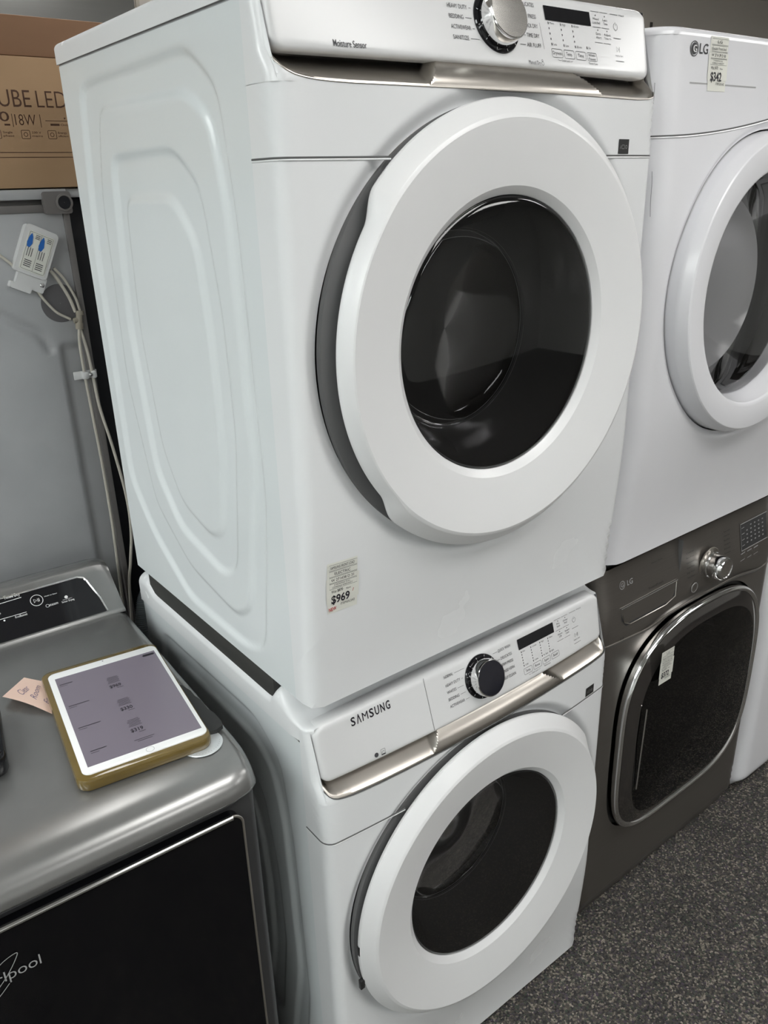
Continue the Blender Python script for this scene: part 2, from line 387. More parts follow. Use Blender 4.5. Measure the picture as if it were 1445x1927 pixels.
def plate_grid(x0, x1, z0, z1, rb, rt, rr, yfn, back, nx=90, nz=26):
    """rounded plate: face at yfn(x,z), edge rounding rr, skirt to back"""
    xs = x0+(x1-x0)*(.5-.5*np.cos(np.linspace(0, PI, nx))); P = []
    for x in xs:
        def cut(r):
            d = min(x-x0, x1-x); return 0 if d >= r else r-math.sqrt(max(0, r*r-(r-d)**2))
        a, b = z0+cut(rb), z1-cut(rt); row = []
        ts = .5-.5*np.cos(np.linspace(0, PI, nz))
        for t in ts:
            z = a+(b-a)*t; d = min(x-x0, x1-x, z-a, b-z)
            e = rr-math.sqrt(max(0, rr*rr-(rr-min(d, rr))**2)); row.append((x, yfn(x, z)+e, z))
        row = [(x, yfn(x, a)+back, a)]+row+[(x, yfn(x, b)+back, b)]
        P.append(row)
    f = [[(q[0], yfn(q[0], q[2])+back, q[2]) for q in P[0]]]; l = [[(q[0], yfn(q[0], q[2])+back, q[2]) for q in P[-1]]]
    return Geo().grid(f+P+l)
def laundry(kind, root):
    dry = kind == 'dryer'; H = .897 if dry else .902
    # cabinet: pressed left side, plain right side and back
    g = Geo(); G = pressed_side('side', D, H, YS, None, None); g.grid(G)
    R = G.copy(); R[:, :, 0] = W-R[:, :, 0]; g.grid(R[::6, ::6])
    g.add([(0, D, 0), (W, D, 0), (W, D, H), (0, D, H)], [(0, 1, 2, 3)])
    g.add([(0, YS, 0), (W, YS, 0), (W, D, 0), (0, D, 0)], [(0, 1, 2, 3)])
    g.out('cabinet', M['side'], root, sharp=60)
    # front sheet
    cz = .4976; cx = W/2
    def hole(a): return (cx, cz) if a is None else (cx+.306*math.cos(a), cz+.306*math.sin(a))
    fp = front_sheet('front_panel', W, 0, .8125, RC, YS, fy, hole, (.012, .024), M['enamel'], root)
    # bottom return of the front sheet
    g = Geo(); s0, s1 = RC-RC*PI/2-.045, W-RC+RC*PI/2+.045
    # upper corners up to the top, leaning with the control panel
    P = []
    def crf(x): c = max(0, RC-min(x, W-x)); return RC-math.sqrt(max(0, RC*RC-c*c))
    left = [(0, YS), (0, .034), (0, None)]+[(RC*(1-math.cos(a)), None) for a in np.linspace(.12, math.acos(1-.0064/RC), 9)]
    mid = [(x, None) for x in list(np.linspace(.0075, .075, 34))+list(np.linspace(.08, .645, 24))+list(np.linspace(.648, .6785, 26))]
    right = [(W-x, y) for x, y in reversed(left)]
    for x, yc in left+mid+right:
        dd = min(x, W-x); zt_ = (.9255+dd*.6 if dd < .0070 else zlo(x)+.0006); row = []
        for k in range(15):
            z = .8120+(zt_-.8120)*k/14; q = min(1, max(0, (z-.813)/.0295))**2; y = fy(x, z)*(1-q)+(face(x, max(z, .8425))-crf(x))*q+crf(x)
            row.append((x, min(y if yc is None else max(yc, y), YS), z))
        P.append(row)
    Geo().grid(P).out('front_corner', M['enamel'], root, sharp=50)
    Geo().grid([[(x, face(x, z)+.011, z) for z in np.linspace(.846, .930 if min(x, W-x) < .02 else .9355, 6)] for x in np.linspace(.008, W-.008, 40)]).out('panel_backing', M['enamel'], root)
    # seam of the drawer line, broken by the door opening
    zz = .7365; dx = math.sqrt(.306**2-(zz-cz)**2)
    for a, b in ((s0+.004, cx-dx-.004), (cx+dx+.004, s1-.004)):
        for nm, mm, z, r in (('seam_gap', M['seam'], zz, .0012), ('seam_lip', M['enamel'], zz-.0022, .0013)):
            Geo().tube([(*[q-(.0002 if i else 0) for i, q in enumerate(wrap(s, W, RC, fy, z, YS))], z) for s in np.linspace(a, b, 40)], r, 8).out(nm, mm, fp)
    # champagne handle strip with a finger scoop at each end
    P = []
    for x in list(np.linspace(.0070, .075, 44))+list(np.linspace(.08, .19, 24))+list(np.linspace(.193, .245, 40))+list(np.linspace(.255, .485, 14))+list(np.linspace(.49, .56, 44))+list(np.linspace(.565, .679, 42)):
        zl = zlo(x); row = []
        for k in range(15):
            z = zl+(.853-zl)*k/14; t = (z-.813)/.0295
            e1 = .206+max(0, t)*.024; m1 = float(sm((e1-x)/.005+.5))*float(sm((x-.008)/.014))
            e2 = .546-max(0, t)*.050; m2 = float(sm((x-e2)/.005+.5))*float(sm((.678-x)/.014))
            dz = float(sm((z-zl-.001)/.024)); c = max(0, RC-min(x, W-x)); cr = RC-math.sqrt(max(0, RC*RC-c*c)); q = min(1, max(0, t))**2; y0 = fy(x, z)*(1-q)+face(x, .8425)*q+cr*(1-q)
            row.append((x, y0+.0012+.004*q+.026*(m1+m2)*dz**.8, z))
        P.append(row)
    g = Geo().grid(P); g.out('trim_band', M['silver'], root, sharp=28)
    Geo().tube([(x, fy(x, .813)*(1-(q:=min(1, max(0, (zlo(x)-.813)/.0295))**2))+(face(x, .8425)-crf(x))*q+crf(x)-.0004, zlo(x)) for x in list(np.linspace(.0075, .08, 30))+list(np.linspace(.1, .64, 30))+list(np.linspace(.65, .678, 16))], .0009, 8).out('trim_edge', M['silver'] if dry else M['seam'], root)
    # control panel
    zt = .937
    cp = plate_grid(.0068, .6792, .8425, zt, .020, .022, .0085, lambda x, z: face(x, z)-.002, .024).out('control_panel', M['plastic'], root, sharp=40)
    fn = lambda x, z: (x, face(x, z)-.0026, z)
    # top
    T = .930 if dry else .967; rt = .008 if dry else .022; F0 = .8995 if dry else .905; TM = .930 if dry else .946
    prof = [(-.003, 0), (-.003, T-rt-F0)]
    for k in range(1, 9):
        a = PI/2*k/8; prof.append((-.003+rt-rt*math.cos(a), T-F0-rt+rt*math.sin(a)))
    prof += [(.05, T-F0), (.2, T-F0), (W/2, T-F0)]; prof += [(W-x, h) for x, h in reversed(prof[:-1])]
    P = []
    ylist = [.020, .024, .029, .034]+list(np.linspace(.040, .125, 18))+[.135, .15, .2, .3, .4, .5, .57, .582, .594, .606, .618, D-.01, D-.002, D+.001]
    for y in ylist:
        ztp = .934+(T-.934)*float(sm((y-.035)/.075)); ztp = min(ztp, TM+(T-TM)*float(sm((.128-y)/.02))) if y < .3 else TM+(T-TM)*float(sm((y-.575)/.04)); q = (ztp-F0)/(T-F0)
        if y > D-.011: q *= {0: 1, 1: .985, 2: .95}[[D-.01, D-.002, D+.001].index(y)]
        pull = .0036*(1-float(sm((y-.040)/.03)))
        if y < .040: q = (.934-F0)/(T-F0); c = max(0, min(RC, .038-y)); pull = .003+RC-math.sqrt(max(0, RC*RC-c*c))+.001
        P.append([(min(max(x, -.003+pull), W+.003-pull), y, F0+h*q) for x, h in prof])
    P.append([(x, D+.001, F0) for x, h in prof])
    Geo().grid(P).out('top_cover', M['enamel'], root, sharp=60)
    Geo().box(.0003, W-.0003, .05, D-.002, H-.002, F0+.002).out('top_seam', M['softseam'], root, smooth=False)
    # door
    door = door_ring(root, cx, cz, (182, 40, 9) if dry else (-4, 34, 9), 'door')
    Geo().revolve([(.188, -.028), (.20, -.0215), (.27, -.0195), (.306, -.0170), (.306, -.008)], (cx, 0, cz), 128).out('door_gasket', M['gasket'], root)
    dome = [(.1925, -.030)]+[(.1905*math.cos(a), -.033-.010*math.sin(a)) for a in np.linspace(.1, PI/2, 12)]
    Geo().revolve(dome, (cx, 0, cz), 96).out('door_glass', M['pane'], door, sharp=80)
    Geo().revolve([(.1915, -.032), (.1895, -.022), (.184, -.012), (.176, .004), (.168, .024), (.158, .050), (.150, .066), (.146, .072)], (cx, 0, cz), 96).out('bowl_wall', M['bowlwall'], door, sharp=80)
    Geo().revolve([(.146, .072), (.142, .077), (.13, .084), (.06, .094), (.0005, .096)], (cx, 0, cz), 96).out('glass_bowl', M['bowl'], door, sharp=80)
    Geo().revolve([(.148, .068), (.1475, .0725), (.144, .0735)], (cx, 0, cz), 96).out('bowl_rim', M['inkgrey'], door)
    Geo().revolve([(.204, -.012), (.206, .03), (.245, .05), (.25, .48), (.20, .50), (.0005, .50)], (cx, 0, cz), 72).out('drum', M['drum'], root)
    if not dry:
        for zc in (.505, .425):
            Geo().box(cx-.3090, cx-.300, -.0362, -.029, zc-.010, zc+.010, .001).out('hinge_slot', M['darkplastic'], door)
    # feet
    for x in (.05, W-.05):
        for y in (.09, D-.05) if not dry else (): Geo().revolve([(.0005, -.0185 if not dry else -.016), (.018, -.0185 if not dry else -.016), (.02, -.012), (.02, .004)], (x, y, 0), 20, 'z').out('foot', M['darkplastic'], root)
    # dial
    kx, kz = .3460, .8940
    base = Matrix.Translation((kx, face(kx, kz)-.002, kz)) @ Matrix.Rotation(-math.atan(.33), 4, 'X')
    def rot_rev(prof, name, m, par, seg=64):
        g = Geo().revolve(prof, (0, 0, 0), seg); g.v = [tuple(base @ Vector(q)) for q in g.v]; return g.out(name, m, par, sharp=30)
    kn = rot_rev([(.039, .004), (.039, -.0015), (.0380, -.003), (.034, -.0035), (.032, -.002)], 'dial', M['black'], root)
    rot_rev([(.0325, -.002), (.0330, -.006), (.0325, -.022), (.0318, -.0238), (.0305, -.0245)], 'dial_grip', M['chrome'], kn)
    rot_rev([(.0305, -.0245), (.0300, -.0252), (.02, -.0256), (.0005, -.0258)], 'dial_face', M['brushed'] if dry else M['knobblack'], kn)
    dm = Marks()
    for k in range(12):
        a = 2*PI*k/12+.2; dm.line([(.0345*math.cos(a), .0345*math.sin(a)), (.0375*math.cos(a), .0375*math.sin(a))], .0007)
    dm.out('dial_marks', lambda x, z: tuple(base @ Vector((x, -.0038, z))), M['whiteink'], kn)
    # print
    p = Marks(); pg = Marks(); h = .0048
    L5 = ['NORMAL', 'HEAVY DUTY', 'BEDDING', 'ACTIVEWEAR', 'SANITIZE'] if dry else ['NORMAL', 'HEAVY DUTY', 'WHITES', 'BEDDING', 'ACTIVEWEAR']
    R5 = ['DELICATES', 'PERM PRESS', 'QUICK DRY', 'TIME DRY', 'AIR FLUFF'] if dry else ['QUICK WASH', 'DELICATES', 'PERM PRESS', 'RINSE+SPIN', 'SELF CLEAN']
    for i in range(5):
        z = (.9185, .9045, .8928, .8810, .8692)[i]; zc = z+.002; dxk = math.sqrt(.0425**2-min(.0415, abs(zc-kz))**2)
        wl = .0033*len(L5[i])+.0008*(len(L5[i]) < 8); p.text(L5[i], .2650, z, .2650+wl, h); pg.line([(.2650+wl+.003, zc), (kx-dxk-.001, zc)], .0005)
        wr = .0031*len(R5[i]); p.text(R5[i], .4240-wr, z, .4240, h)
        if .4240-wr-.002 > kx+dxk: pg.line([(kx+dxk+.001, zc), (.4240-wr-.002, zc)], .0005)
    bt = ['Dryness', 'Temp.', 'Time', 'Wrinkle'] if dry else ['Temp.', 'Rinse', 'Spin', 'Soil']
    for k in range(4):
        x0 = .4438+k*.0256; x1 = x0+.0218
        p.line(rrect(x0, x1, .8595, .8700, .002, 3), .0005, True)
        if dry and k == 3: p.text('Wrinkle', x0+.003, .8655, x1-.003, .0032); p.text('Prevent', x0+.003, .8607, x1-.003, .0032)
        else: p.text(bt[k], x0+(.0018 if k == 0 and dry else .0045), .8630, x1-(.0018 if k == 0 and dry else .0045), .0042)
    p.line([(.454, .8572), (.4555, .8560), (.460, .8560)], .0004); pg.text('Child Lock', .4615, .8550, .4790, .0024); p.line([(.480, .8560), (.4845, .8560), (.486, .8572)], .0004)
    if dry: pg.text('*Smart Care', .521, .8550, .542, .0026)
    else: pg.text('*Delicates', .496, .8550, .515, .0026)
    cols = [.4470, .4723, .4968]+([] if dry else [.5190]); zt_, zb_ = (.9015, .8755) if dry else (.9000, .8755)
    for i, cx_ in enumerate(cols):
        for k in range(6 if not dry else 5):
            z = zt_+(zb_-zt_)*k/(5 if not dry else 4); e = .0016 if k in (0, 4 if dry else 5) else .0012
            p.rect(cx_-.0008, cx_+.0008, z-e, z+e)
        pg.text((['More', 'High', '60 min'] if dry else ['Hot', '5 times', 'High', 'Heavy'])[i], cx_+.0032, zt_-.0012, None, .0028)
        pg.text((['Less', 'Low', '20 min'] if dry else ['Cold', '1 time', 'No Spin', 'Light'])[i], cx_+.0032, zb_-.0012, None, .0028)
    if dry: p.rect(.5222, .5238, .8745, .8778); pg.text('On', .526, .8748, None, .0028)
    tl = [(['Pre', 'Soak'], .5530, .9210), (['Delay', 'End'], .5737, .9210), (['Alarm', 'Off'], .5535, .9010), (['Smart', 'Care'], .5742, .9010)]
    if dry: tl = [(['Mixed', 'Load Bell'], .5530, .9200), (['Less', 'Time'], .5737, .9200), (['Damp', 'Alert'], .5540, .9010), (['Adjust', 'Time +/-'], .5752, .9010)]
    for (a, b), x, z in tl:
        p.disc(x, z, .0010, 12); wa_ = min(.0155, .0026*len(a)); wb_ = min(.017, .0024*len(b))
        p.text(a, x-wa_/2, z-.0060, x+wa_/2, .0030); p.text(b, x-wb_/2, z-.0108, x+wb_/2, .0030)
    for z in (.9248, .9047, .8848): pg.line([(.5430, z), (.5615, z)], .0005); pg.line([(.5635, z), (.5812, z)], .0005)
    p.line([(.5870, .9247), (.6050, .9247)], .0006); pg.text('Hold', .6080, .9237, .6200, .0022)
    p.ring(.5970, .9088, .0046, .0006, 20, PI/2+.5, PI/2+2*PI-.5); p.line([(.5970, .9098), (.5970, .9148)], .0006)
    p.line([(.5885, .8935), (.6072, .8935)], .0006)
    p.line([(.5935, .8755), (.5935, .8825), (.5985, .8790)], .0006, True); p.line([(.6005, .8755), (.6005, .8825)], .0006)
    if not dry: p.line([(.6025, .8755), (.6025, .8825)], .0006)
    pg.text('Hold to Start', .5895, .8695, .6080, .0024); p.line([(.5885, .8635), (.6090, .8635)], .0006)
    if dry:
        p.text('Moisture Sensor', .0860, .8500, .1305, .0068, .006); pg.text('Manual Dry', .3930, .8482, .4170, .0045)
        pg.ring(.4205, .8500, .0022, .0005); pg.ring(.4205, .8535, .0012, .0005)
        pg.line([(.4290, .900), (.4290, .868)], .0004)
        for nm, x0, x1, a, b, mm in (('display', .4425, .5392, .9050, .9228, M['black']),):
            Geo().grid([[(x, face(x, z)-.0030, z) for z in np.linspace(a, b, 6)] for x in np.linspace(x0, x1, 10)]).out(nm, mm, cp)
    else:
        sam = Marks()
        xs = .0743
        for ch in 'SΛMSUNG':
            v = glyphs(ch, .012)[0]
            wd = .0096 if ch != 'M' else .0122
            sam.text(ch, xs, .9150, xs+wd-.0014, .0130, .020 if ch != 'M' else 0); xs += wd+.0013
        sam.out('maker_name', fn, M['inkblack'], cp)
        p.disc(.1075, .8540, .0038, 16); p.line(rrect(.1165, .1245, .8500, .8590, .0003, 1), .0005, True); p.line([(.1175, .853), (.1205, .8565), (.1235, .854)], .0006); p.rect(.117, .124, .8502, .8518)
        Geo().grid([[(x, face(x, z)-.0030, z) for z in np.linspace(a, b, 6)] for a, b in [(.9052, .9240)] for x in np.linspace(.4420, .5385, 10)]).out('display', M['black'], cp)
        pg.line([(.2240, .935), (.2238, .843)], .0006)
    p.out('panel_print', fn, M['ink'], cp); pg.out('fine_print', fn, M['ink'], cp)
    # small black rating sticker near the seam
    sx, sz = (.5840, .7390) if dry else (.6130, .7400)
    st = Geo().grid([[(x, fy(x, z)-.0007, z) for z in (sz, sz+.020)] for x in (sx, sx+.027)]).out('black_sticker', M['darkplastic'], root)
    mk = Marks().line([(sx+.003, sz+.007), (sx+.006, sz+.012), (sx+.006, sz+.007)], .0006); mk.line(rrect(sx+.008, sx+.015, sz+.007, sz+.012, .001, 2), .0005, True); mk.ring(sx+.0195, sz+.0095, .0022, .0006)
    mk.out('sticker_print', lambda x, z: (x, fy(x, z)-.0012, z), M['lgrey'], st)
def price_tag(parent, fn, x0, z1, wd, ht, lines, price, was, item, extra=None):
    """paper price label under clear tape; fn(x, z, lift) -> point"""
    sx = wd/.056; sz = ht/.080
    X = lambda u: x0+u*sx; Z = lambda v: z1-v*sz
    g = Geo().grid([[fn(X(u), Z(v), .0006) for v in np.linspace(0, .080, 12)] for u in np.linspace(.002, .054, 8)])
    t = g.out('price_tag', M['paper'], parent)
    g = Geo().grid([[fn(X(u), Z(v), .0010) for v in np.linspace(.024, .064, 6)] for u in np.linspace(0, .0565, 8)]); g.out('tag_tape', M['paper'], t)
    k = Marks(); v = .003
    for i, ln in enumerate(lines):
        k.line([(X(.005), Z(v)), (X(.0525), Z(v)), (X(.0525), Z(v+.0085)), (X(.005), Z(v+.0085))], .0004*sx, True)
        if isinstance(ln, tuple):
            k.text(ln[0], X(.013), Z(v+.0036), X(.041), .0022*sz); k.text(ln[1], X(.010), Z(v+.0072), X(.045), .0022*sz)
        else:
            n = len(ln); u0 = .0275-min(.0205, n*.0012+.004); u1 = .0275+min(.0205, n*.0012+.004); k.text(ln, X(u0), Z(v+.0065), X(u1), .0042*sz)
        v += .0098
    k.text(was, X(.008), Z(.0475), X(.028), .0045*sz); k.text('Now', X(.034), Z(.0475), X(.042), .0026*sz)
    k.text(price, X(.008), Z(.0645), X(.040), .0125*sz, .02); k.text(item, X(.024), Z(.0705), X(.049), .0036*sz)
    k.out('tag_print', lambda x, z: fn(x, z, .0016), M['inkblack'], t)
    if extra:
        r = Marks().text('NEW', X(.004), Z(.0765), X(.017), .0055*sz, .01, .1); r.line([(X(.045), Z(.054)), (X(.047), Z(.049))], .0007)
        r.out('red_writing', lambda x, z: fn(x, z, .0016), M['red'], t)
    return t
# dryer on top, washer beneath
dr = empty('clothes_dryer', (0, 0, 1.001), 'white dryer stacked on the white washer, price tag reading 969 at its lower left', 'dryer')
laundry('dryer', dr)
price_tag(dr, lambda x, z, l: (x, fy(x, z)-l, z), .0285, .2330, .0525, .0790,
          ['SAMSUNG FRONT LOAD', 'ELECTRIC', 'W 27 H38 D 31', ('3 MONTHS FULL', 'COVERAGE WARRANTY')], '$969', 'Was $870', 'ITEM:FLS42', True)
wa = empty('washing_machine', (0, 0, .018), 'white front-load washer with champagne handle strip, underneath the white dryer', 'washing machine')
laundry('washer', wa)
Geo().box(.003, W-.003, .118, D-.045, .940, .9822, .0005).out('gap_block', M['blockdark'], wa)  # dark block filling the gap between washer top and dryer bottom
# ------------------------------------------------------------------ white dryer to the right
lx = .722; LW = .686
ld = empty('clothes_dryer', (lx, .030, .985), 'white dryer with price tag reading 342, stacked on the graphite grey washer', 'dryer')
def lg_dryer(root):
    Wd = LW; T = .940; cz = .513; cx = .343; rc = .045; ys = .06
    def yf(x, z): b = 1-min(1, abs(x-Wd/2)/(Wd/2))**2; return -float(sm(z/.35))*(.030+.018*b)*(1-.5*float(sm((z-.62)/.3)))
    def hole(a): return (cx, cz) if a is None else (cx+.284*math.cos(a), cz+.284*math.sin(a))
    front_sheet('front_panel', Wd, 0, T-.012, rc, ys, yf, hole, (.008, .014), M['lgwhite'], root)
    Geo().box(.0, Wd, ys-.002, .66, 0.0, T-.012).out('cabinet', M['lgwhite'], root, smooth=False)
    # top cover, rounded at the front corners
    P = []
    for k in range(-1, 17):
        rr = rc
        pass
    out = []
    for s in np.linspace(rc-rc*PI/2, rc, 14): out.append(wrap(s, Wd, rc, yf, T, .2))
    for s in np.linspace(.1, Wd-.1, 6): out.append((s, yf(s, T)))
    for s in np.linspace(Wd-rc, Wd-rc+rc*PI/2, 14): out.append(wrap(s, Wd, rc, yf, T, .2))
    out = [(0, .66)]+out+[(Wd, .66)]
    def loop(z, d):
        c = (Wd/2, .36); return [(x+(c[0]-x)*d/.34, y+(c[1]-y)*d/.34, z) for x, y in out]
    L = [loop(T-.0125, .0), loop(T-.008, .0005), loop(T-.004, .002), loop(T-.001, .005), loop(T, .011)]
    g = Geo().grid([[l[i] for l in L] for i in range(len(out))], True); n = len(L); g.f.append(tuple(i*n+n-1 for i in range(len(out)))); g.out('top_cover', M['lgwhite'], root, sharp=50)
    # rising seam between console and door panel
    def zs(x): return .7825+.034*(1-min(1, abs(x-cx)/.33))**1.7
    dk, lt = Geo(), Geo()
    for G_, dz, r in ((dk, 0, .0013), (lt, -.0024, .0016)):
        s0, s1 = rc-rc*PI/2-.01, Wd+.0-rc+rc*PI/2+.01
        G_.tube([(*[q-(.0003 if i else 0) for i, q in enumerate(wrap(s, Wd, rc, yf, zs(s)+dz, ys))], zs(s)+dz) for s in np.linspace(s0, s1, 70)], r, 8)
    dk.out('console_seam', M['seam'], root); lt.out('console_lip', M['lgwhite'], root)
    prof = [(.206, .0), (.208, -.022), (.217, -.052), (.219, -.064), (.2215, -.0675), (.2245, -.069), (.2265, -.0695), (.268, -.0715), (.2705, -.0708), (.2725, -.069), (.279, -.0545), (.2805, -.050), (.281, -.046), (.281, -.02), (.268, .004)]
    d = Geo().revolve([(r, y) for r, y in prof], (cx, 0, cz), 160).out('door', M['lgwhite'], root, sharp=20)
    Geo().revolve([(.25, .004), (.284, .000), (.284, .012)], (cx, 0, cz), 128).out('door_gasket', M['gasket'], root)
    dome = [(.2085, -.020), (.206, -.024)]+[(.202*math.cos(a), -.026-.012*math.sin(a)) for a in np.linspace(.15, PI/2, 10)]
    Geo().revolve(dome, (cx, 0, cz), 96).out('door_glass', M['clearpane'], d, sharp=80)
    Geo().revolve([(.206, .0), (.198, .012), (.190, .020), (.176, .06), (.16, .10), (.13, .115), (.0005, .12)], (cx, 0, cz), 96).out('glass_bowl', M['bowl'], d, sharp=80)
    Geo().revolve([(.213, .006), (.24, .05), (.25, .10), (.25, .55), (.0005, .55)], (cx, 0, cz), 72).out('drum', M['drum'], root)
    fn = lambda x, z: (x, yf(x, z)-.0008, z)
    k = Marks(); X0 = .0815; Z0 = .9105
    k.ring(X0, Z0, .0105, .0014); k.disc(X0, Z0, .0085); k.text('LG', X0+.0140, Z0-.0060, X0+.0370, .0140, .010); k.out('logo_print', fn, M['ink'], root)
    k = Marks().text('G', X0-.004, Z0-.005, X0+.006, .010, .0); k.line([(X0-.001, Z0+.004), (X0-.001, Z0-.003), (X0+.002, Z0-.003)], .001); k.out('logo_letters', lambda x, z: (x, yf(x, z)-.0014, z), M['whiteink'], root)
    Geo().grid([[(x, yf(x, z)-.0003, z) for z in (.8602, .8626)] for x in np.linspace(.076, .270, 9)]).out('grey_line', M['lgrey'], root)
    price_tag(root, lambda x, z, l: (x, yf(x, z)-l, z), .122, .9310, .054, .080, ['LG', 'Electric Front load', 'W 27 H 39 D 30', ('3 MONTHS FULL', 'COVERAGE WARRANTY')], '$342', 'Was $470', 'ITEM:D01H2')
    k = Marks().ring(.325, .842, .005, .0008); k.rect(.318, .331, .8305, .832); k.out('badge_print', fn, M['ink'], root)
    # scuffs on the corner
    for z0, z1 in ((.66, .73), (.83, .86)):
        Geo().tube([(.0058+.001*math.sin(z*90), yf(.045, z)+.0155, z) for z in np.linspace(z0, z1, 8)], .0005, 5).out('scuff', M['offmark'], root)
    for x in (.06, Wd-.06):
        for y in (.09, .60): Geo().revolve([(.0005, -.016), (.018, -.016), (.02, -.010), (.02, .004)], (x, y, 0), 20, 'z').out('foot', M['darkplastic'], root)
lg_dryer(ld)
# ------------------------------------------------------------------ graphite washer below it
gw = empty('washing_machine', (lx, .030, .018), 'graphite grey front-load washer with black glass door, price tag of 372 dollars', 'washing machine')
def superell(cx, cz, a, b, n, t):
    c, s = math.cos(t), math.sin(t); r = (abs(c/a)**n+abs(s/b)**n)**(-1/n); return cx+r*c, cz+r*s
def graphite_washer(root):
    Wd = LW; T = .948; rc = .022; ys = .06; cx, cz, A, B = .356, .4975, .285, .2825
    def yf(z): return .020*float(sm((z-.80)/.15))+.02*(1-float(sm(z/.06)))
    yf2 = lambda x, z: yf(z)
    def nx(a): return 3.3+.7*math.sin(a+PI*.0)*-1*(1 if math.cos(a) < 0 else .3)+(.9 if math.cos(a) < 0 and math.sin(a) < 0 else 0)
    def hole(a): return (cx, cz) if a is None else superell(cx, cz, A+.004, B+.004, nx(a), a)
    front_sheet('front_panel', Wd, 0, T, rc, ys, yf2, hole, None, M['graphite'], root)
    g = Geo().box(.001, Wd-.001, ys-.004, .66, 0.0, T); g.out('cabinet', M['graphite'], root, smooth=False)
    Geo().box(.012, Wd-.012, .03, .66, T-.002, T+.003, .001).out('top_cover', M['darkplastic'], root)
    # ridge running over the door
    rp = [(.0, .060, .781), (.0, .034, .781), (.006, .012, .780), (.020, .0015, .779), (.070, 0, .776), (.122, -.001, .7735), (.161, -.003, .774), (.212, -.006, .784), (.291, -.008, .790), (.413, -.008, .790), (.500, -.007, .787), (.565, -.006, .778), (.623, -.002, .768), (.666, .0015, .770), (.680, .012, .770), (.686, .034, .770)]
    pts = [tuple(q) for q in bez([(x, y-.0005, z) for x, y, z in rp], 8)]
    Geo().tube(pts, [.0026]*len(pts), 8).out('console_ridge', M['graphite'], root)
    Geo().tube([(x, y+.0012, z-.0036) for x, y, z in pts], .0018, 8).out('console_gap', M['seam'], root)
    # door: rim, sloped border, glass
    N = 180; ang = [2*PI*k/N for k in range(N)]
    def loops(spec):
        P = []
        for a in ang:
            row = []
            for d, y in spec:
                x, z = superell(cx, cz, A-d, B-d, nx(a), a); row.append((x, y, z))
            P.append(row)
        return Geo().grid(P, True)
    door = loops([(.006, .03), (.004, .0), (.002, -.014), (.003, -.020), (.007, -.0235), (.012, -.022), (.015, -.018)]).out('door', M['chrome'], root, sharp=50)
    M['smokemetal'] = mat('smoked_mirror_border', (.16, .15, .145), .09, .9)
    loops([(.013, -.019), (.022, -.023), (.040, -.030), (.047, -.031)]).out('door_border', M['smokemetal'], door, sharp=50)
    P = []
    for a in ang:
        row = []
        for q in np.linspace(1, .001, 12):
            x, z = superell(cx, cz, (A-.046)*q, (B-.046)*q, nx(a), a); row.append((x, -.031-.016*(1-q*q), z))
        P.append(row)
    Geo().grid(P, True).out('door_glass', M['smoke'], door, sharp=80)
    Geo().revolve([(.23, -.026), (.20, .0), (.17, .04), (.15, .08), (.10, .10), (.0005, .105)], (cx, 0, cz), 80).out('glass_bowl', M['bowl'], door, sharp=80)
    P = []
    for a in ang:
        P.append([(*[superell(cx, cz, (A+.003)*q, (B+.003)*q, nx(a), a)[0]], .012, superell(cx, cz, (A+.003)*q, (B+.003)*q, nx(a), a)[1]) for q in (1, .9, .5, .001)])
    Geo().grid(P, True).out('door_back', M['darkplastic'], door)
    Geo().tube([(.129, -.036, .37), (.126, -.0405, .50), (.130, -.040, .595)], .0022, 8).out('door_handle', M['chrome'], door)
    # dispenser drawer
    x0, x1, zb, zt = .064, .262, .808, .850
    P = []
    for x in np.linspace(x0, x1, 50):
        u = (x-x0)/(x1-x0); e = .5-.5*math.cos(min(1, u/.08)*PI) if u < .08 else (.5-.5*math.cos(min(1, (1-u)/.12)*PI) if u > .88 else 1)
        row = []
        lo = zb-.008*0+.016*(1-e)
        for k in range(10):
            t = k/9; z = lo+(zt+.002-lo)*t; row.append((x, yf(z)-.0006+.018*e*float(sm(t)), z))
        P.append(row)
    dw = Geo().grid(P).out('dispenser_handle', M['slatedark'], root)
    Geo().tube([(x0-.002, yf(zt)-.0015, zt+.002), (x1+.002, yf(zt)-.0015, zt+.004)], .0016, 8).out('drawer_edge', M['chrome'], dw)
    Geo().tube([(x0, yf(.81)-.001, zt-.01)]+[(x, yf(zb)-.001, zb+(.010 if x in (x0+.008, x1-.006) else 0)) for x in (x0+.008, x0+.03, x1-.04, x1-.006)]+[(x1, yf(.85)-.001, zt)], .0011, 6).out('drawer_lip', M['silver'], dw)
    Geo().box(.2765, .2780, yf(.87)-.0006, .02, (.796), T-.004).out('drawer_gap', M['seam'], root, smooth=False)
    DZ = -.018; fn = lambda x, z: (x, yf(z+DZ)-.0012, z+DZ)
    k = Marks().ring(.0725, .9195, .0085, .0013); k.text('G', .0685, .915, .0775, .009); k.text('LG', .089, .9135, .108, .0115, .006); k.out('logo_print', fn, M['lgrey'], root)
    k = Marks(); k.text('Direct Drive', .175, .935, .215, .003); k.text('SteamFresh', .160, .882, .213, .005)
    k.text('U', .063, .795, .072, .008)
    rnd = random.Random(2)
    for i in range(6):
        k.text(['Cotton', 'Perm Press', 'Delicates', 'Speed Wash', 'Bright Whites', 'Tub Clean'][i], .304, .918-i*.0115, .334, .0034)
        k.text(['Normal', 'Heavy Duty', 'Bulky', 'Allergiene', 'Rinse', 'Sanitary'][i], .458, .926-i*.0105, .484, .0034)
    k.out('panel_print', fn, M['darkplastic'], root)
    # display with scored frame, dashes
    dsp = Geo().grid([[(x, yf(z+DZ)-.0010, z+DZ) for z in np.linspace(.862, .926, 5)] for x in np.linspace(.530, .650, 5)]).out('display', M['slatedark'], root)
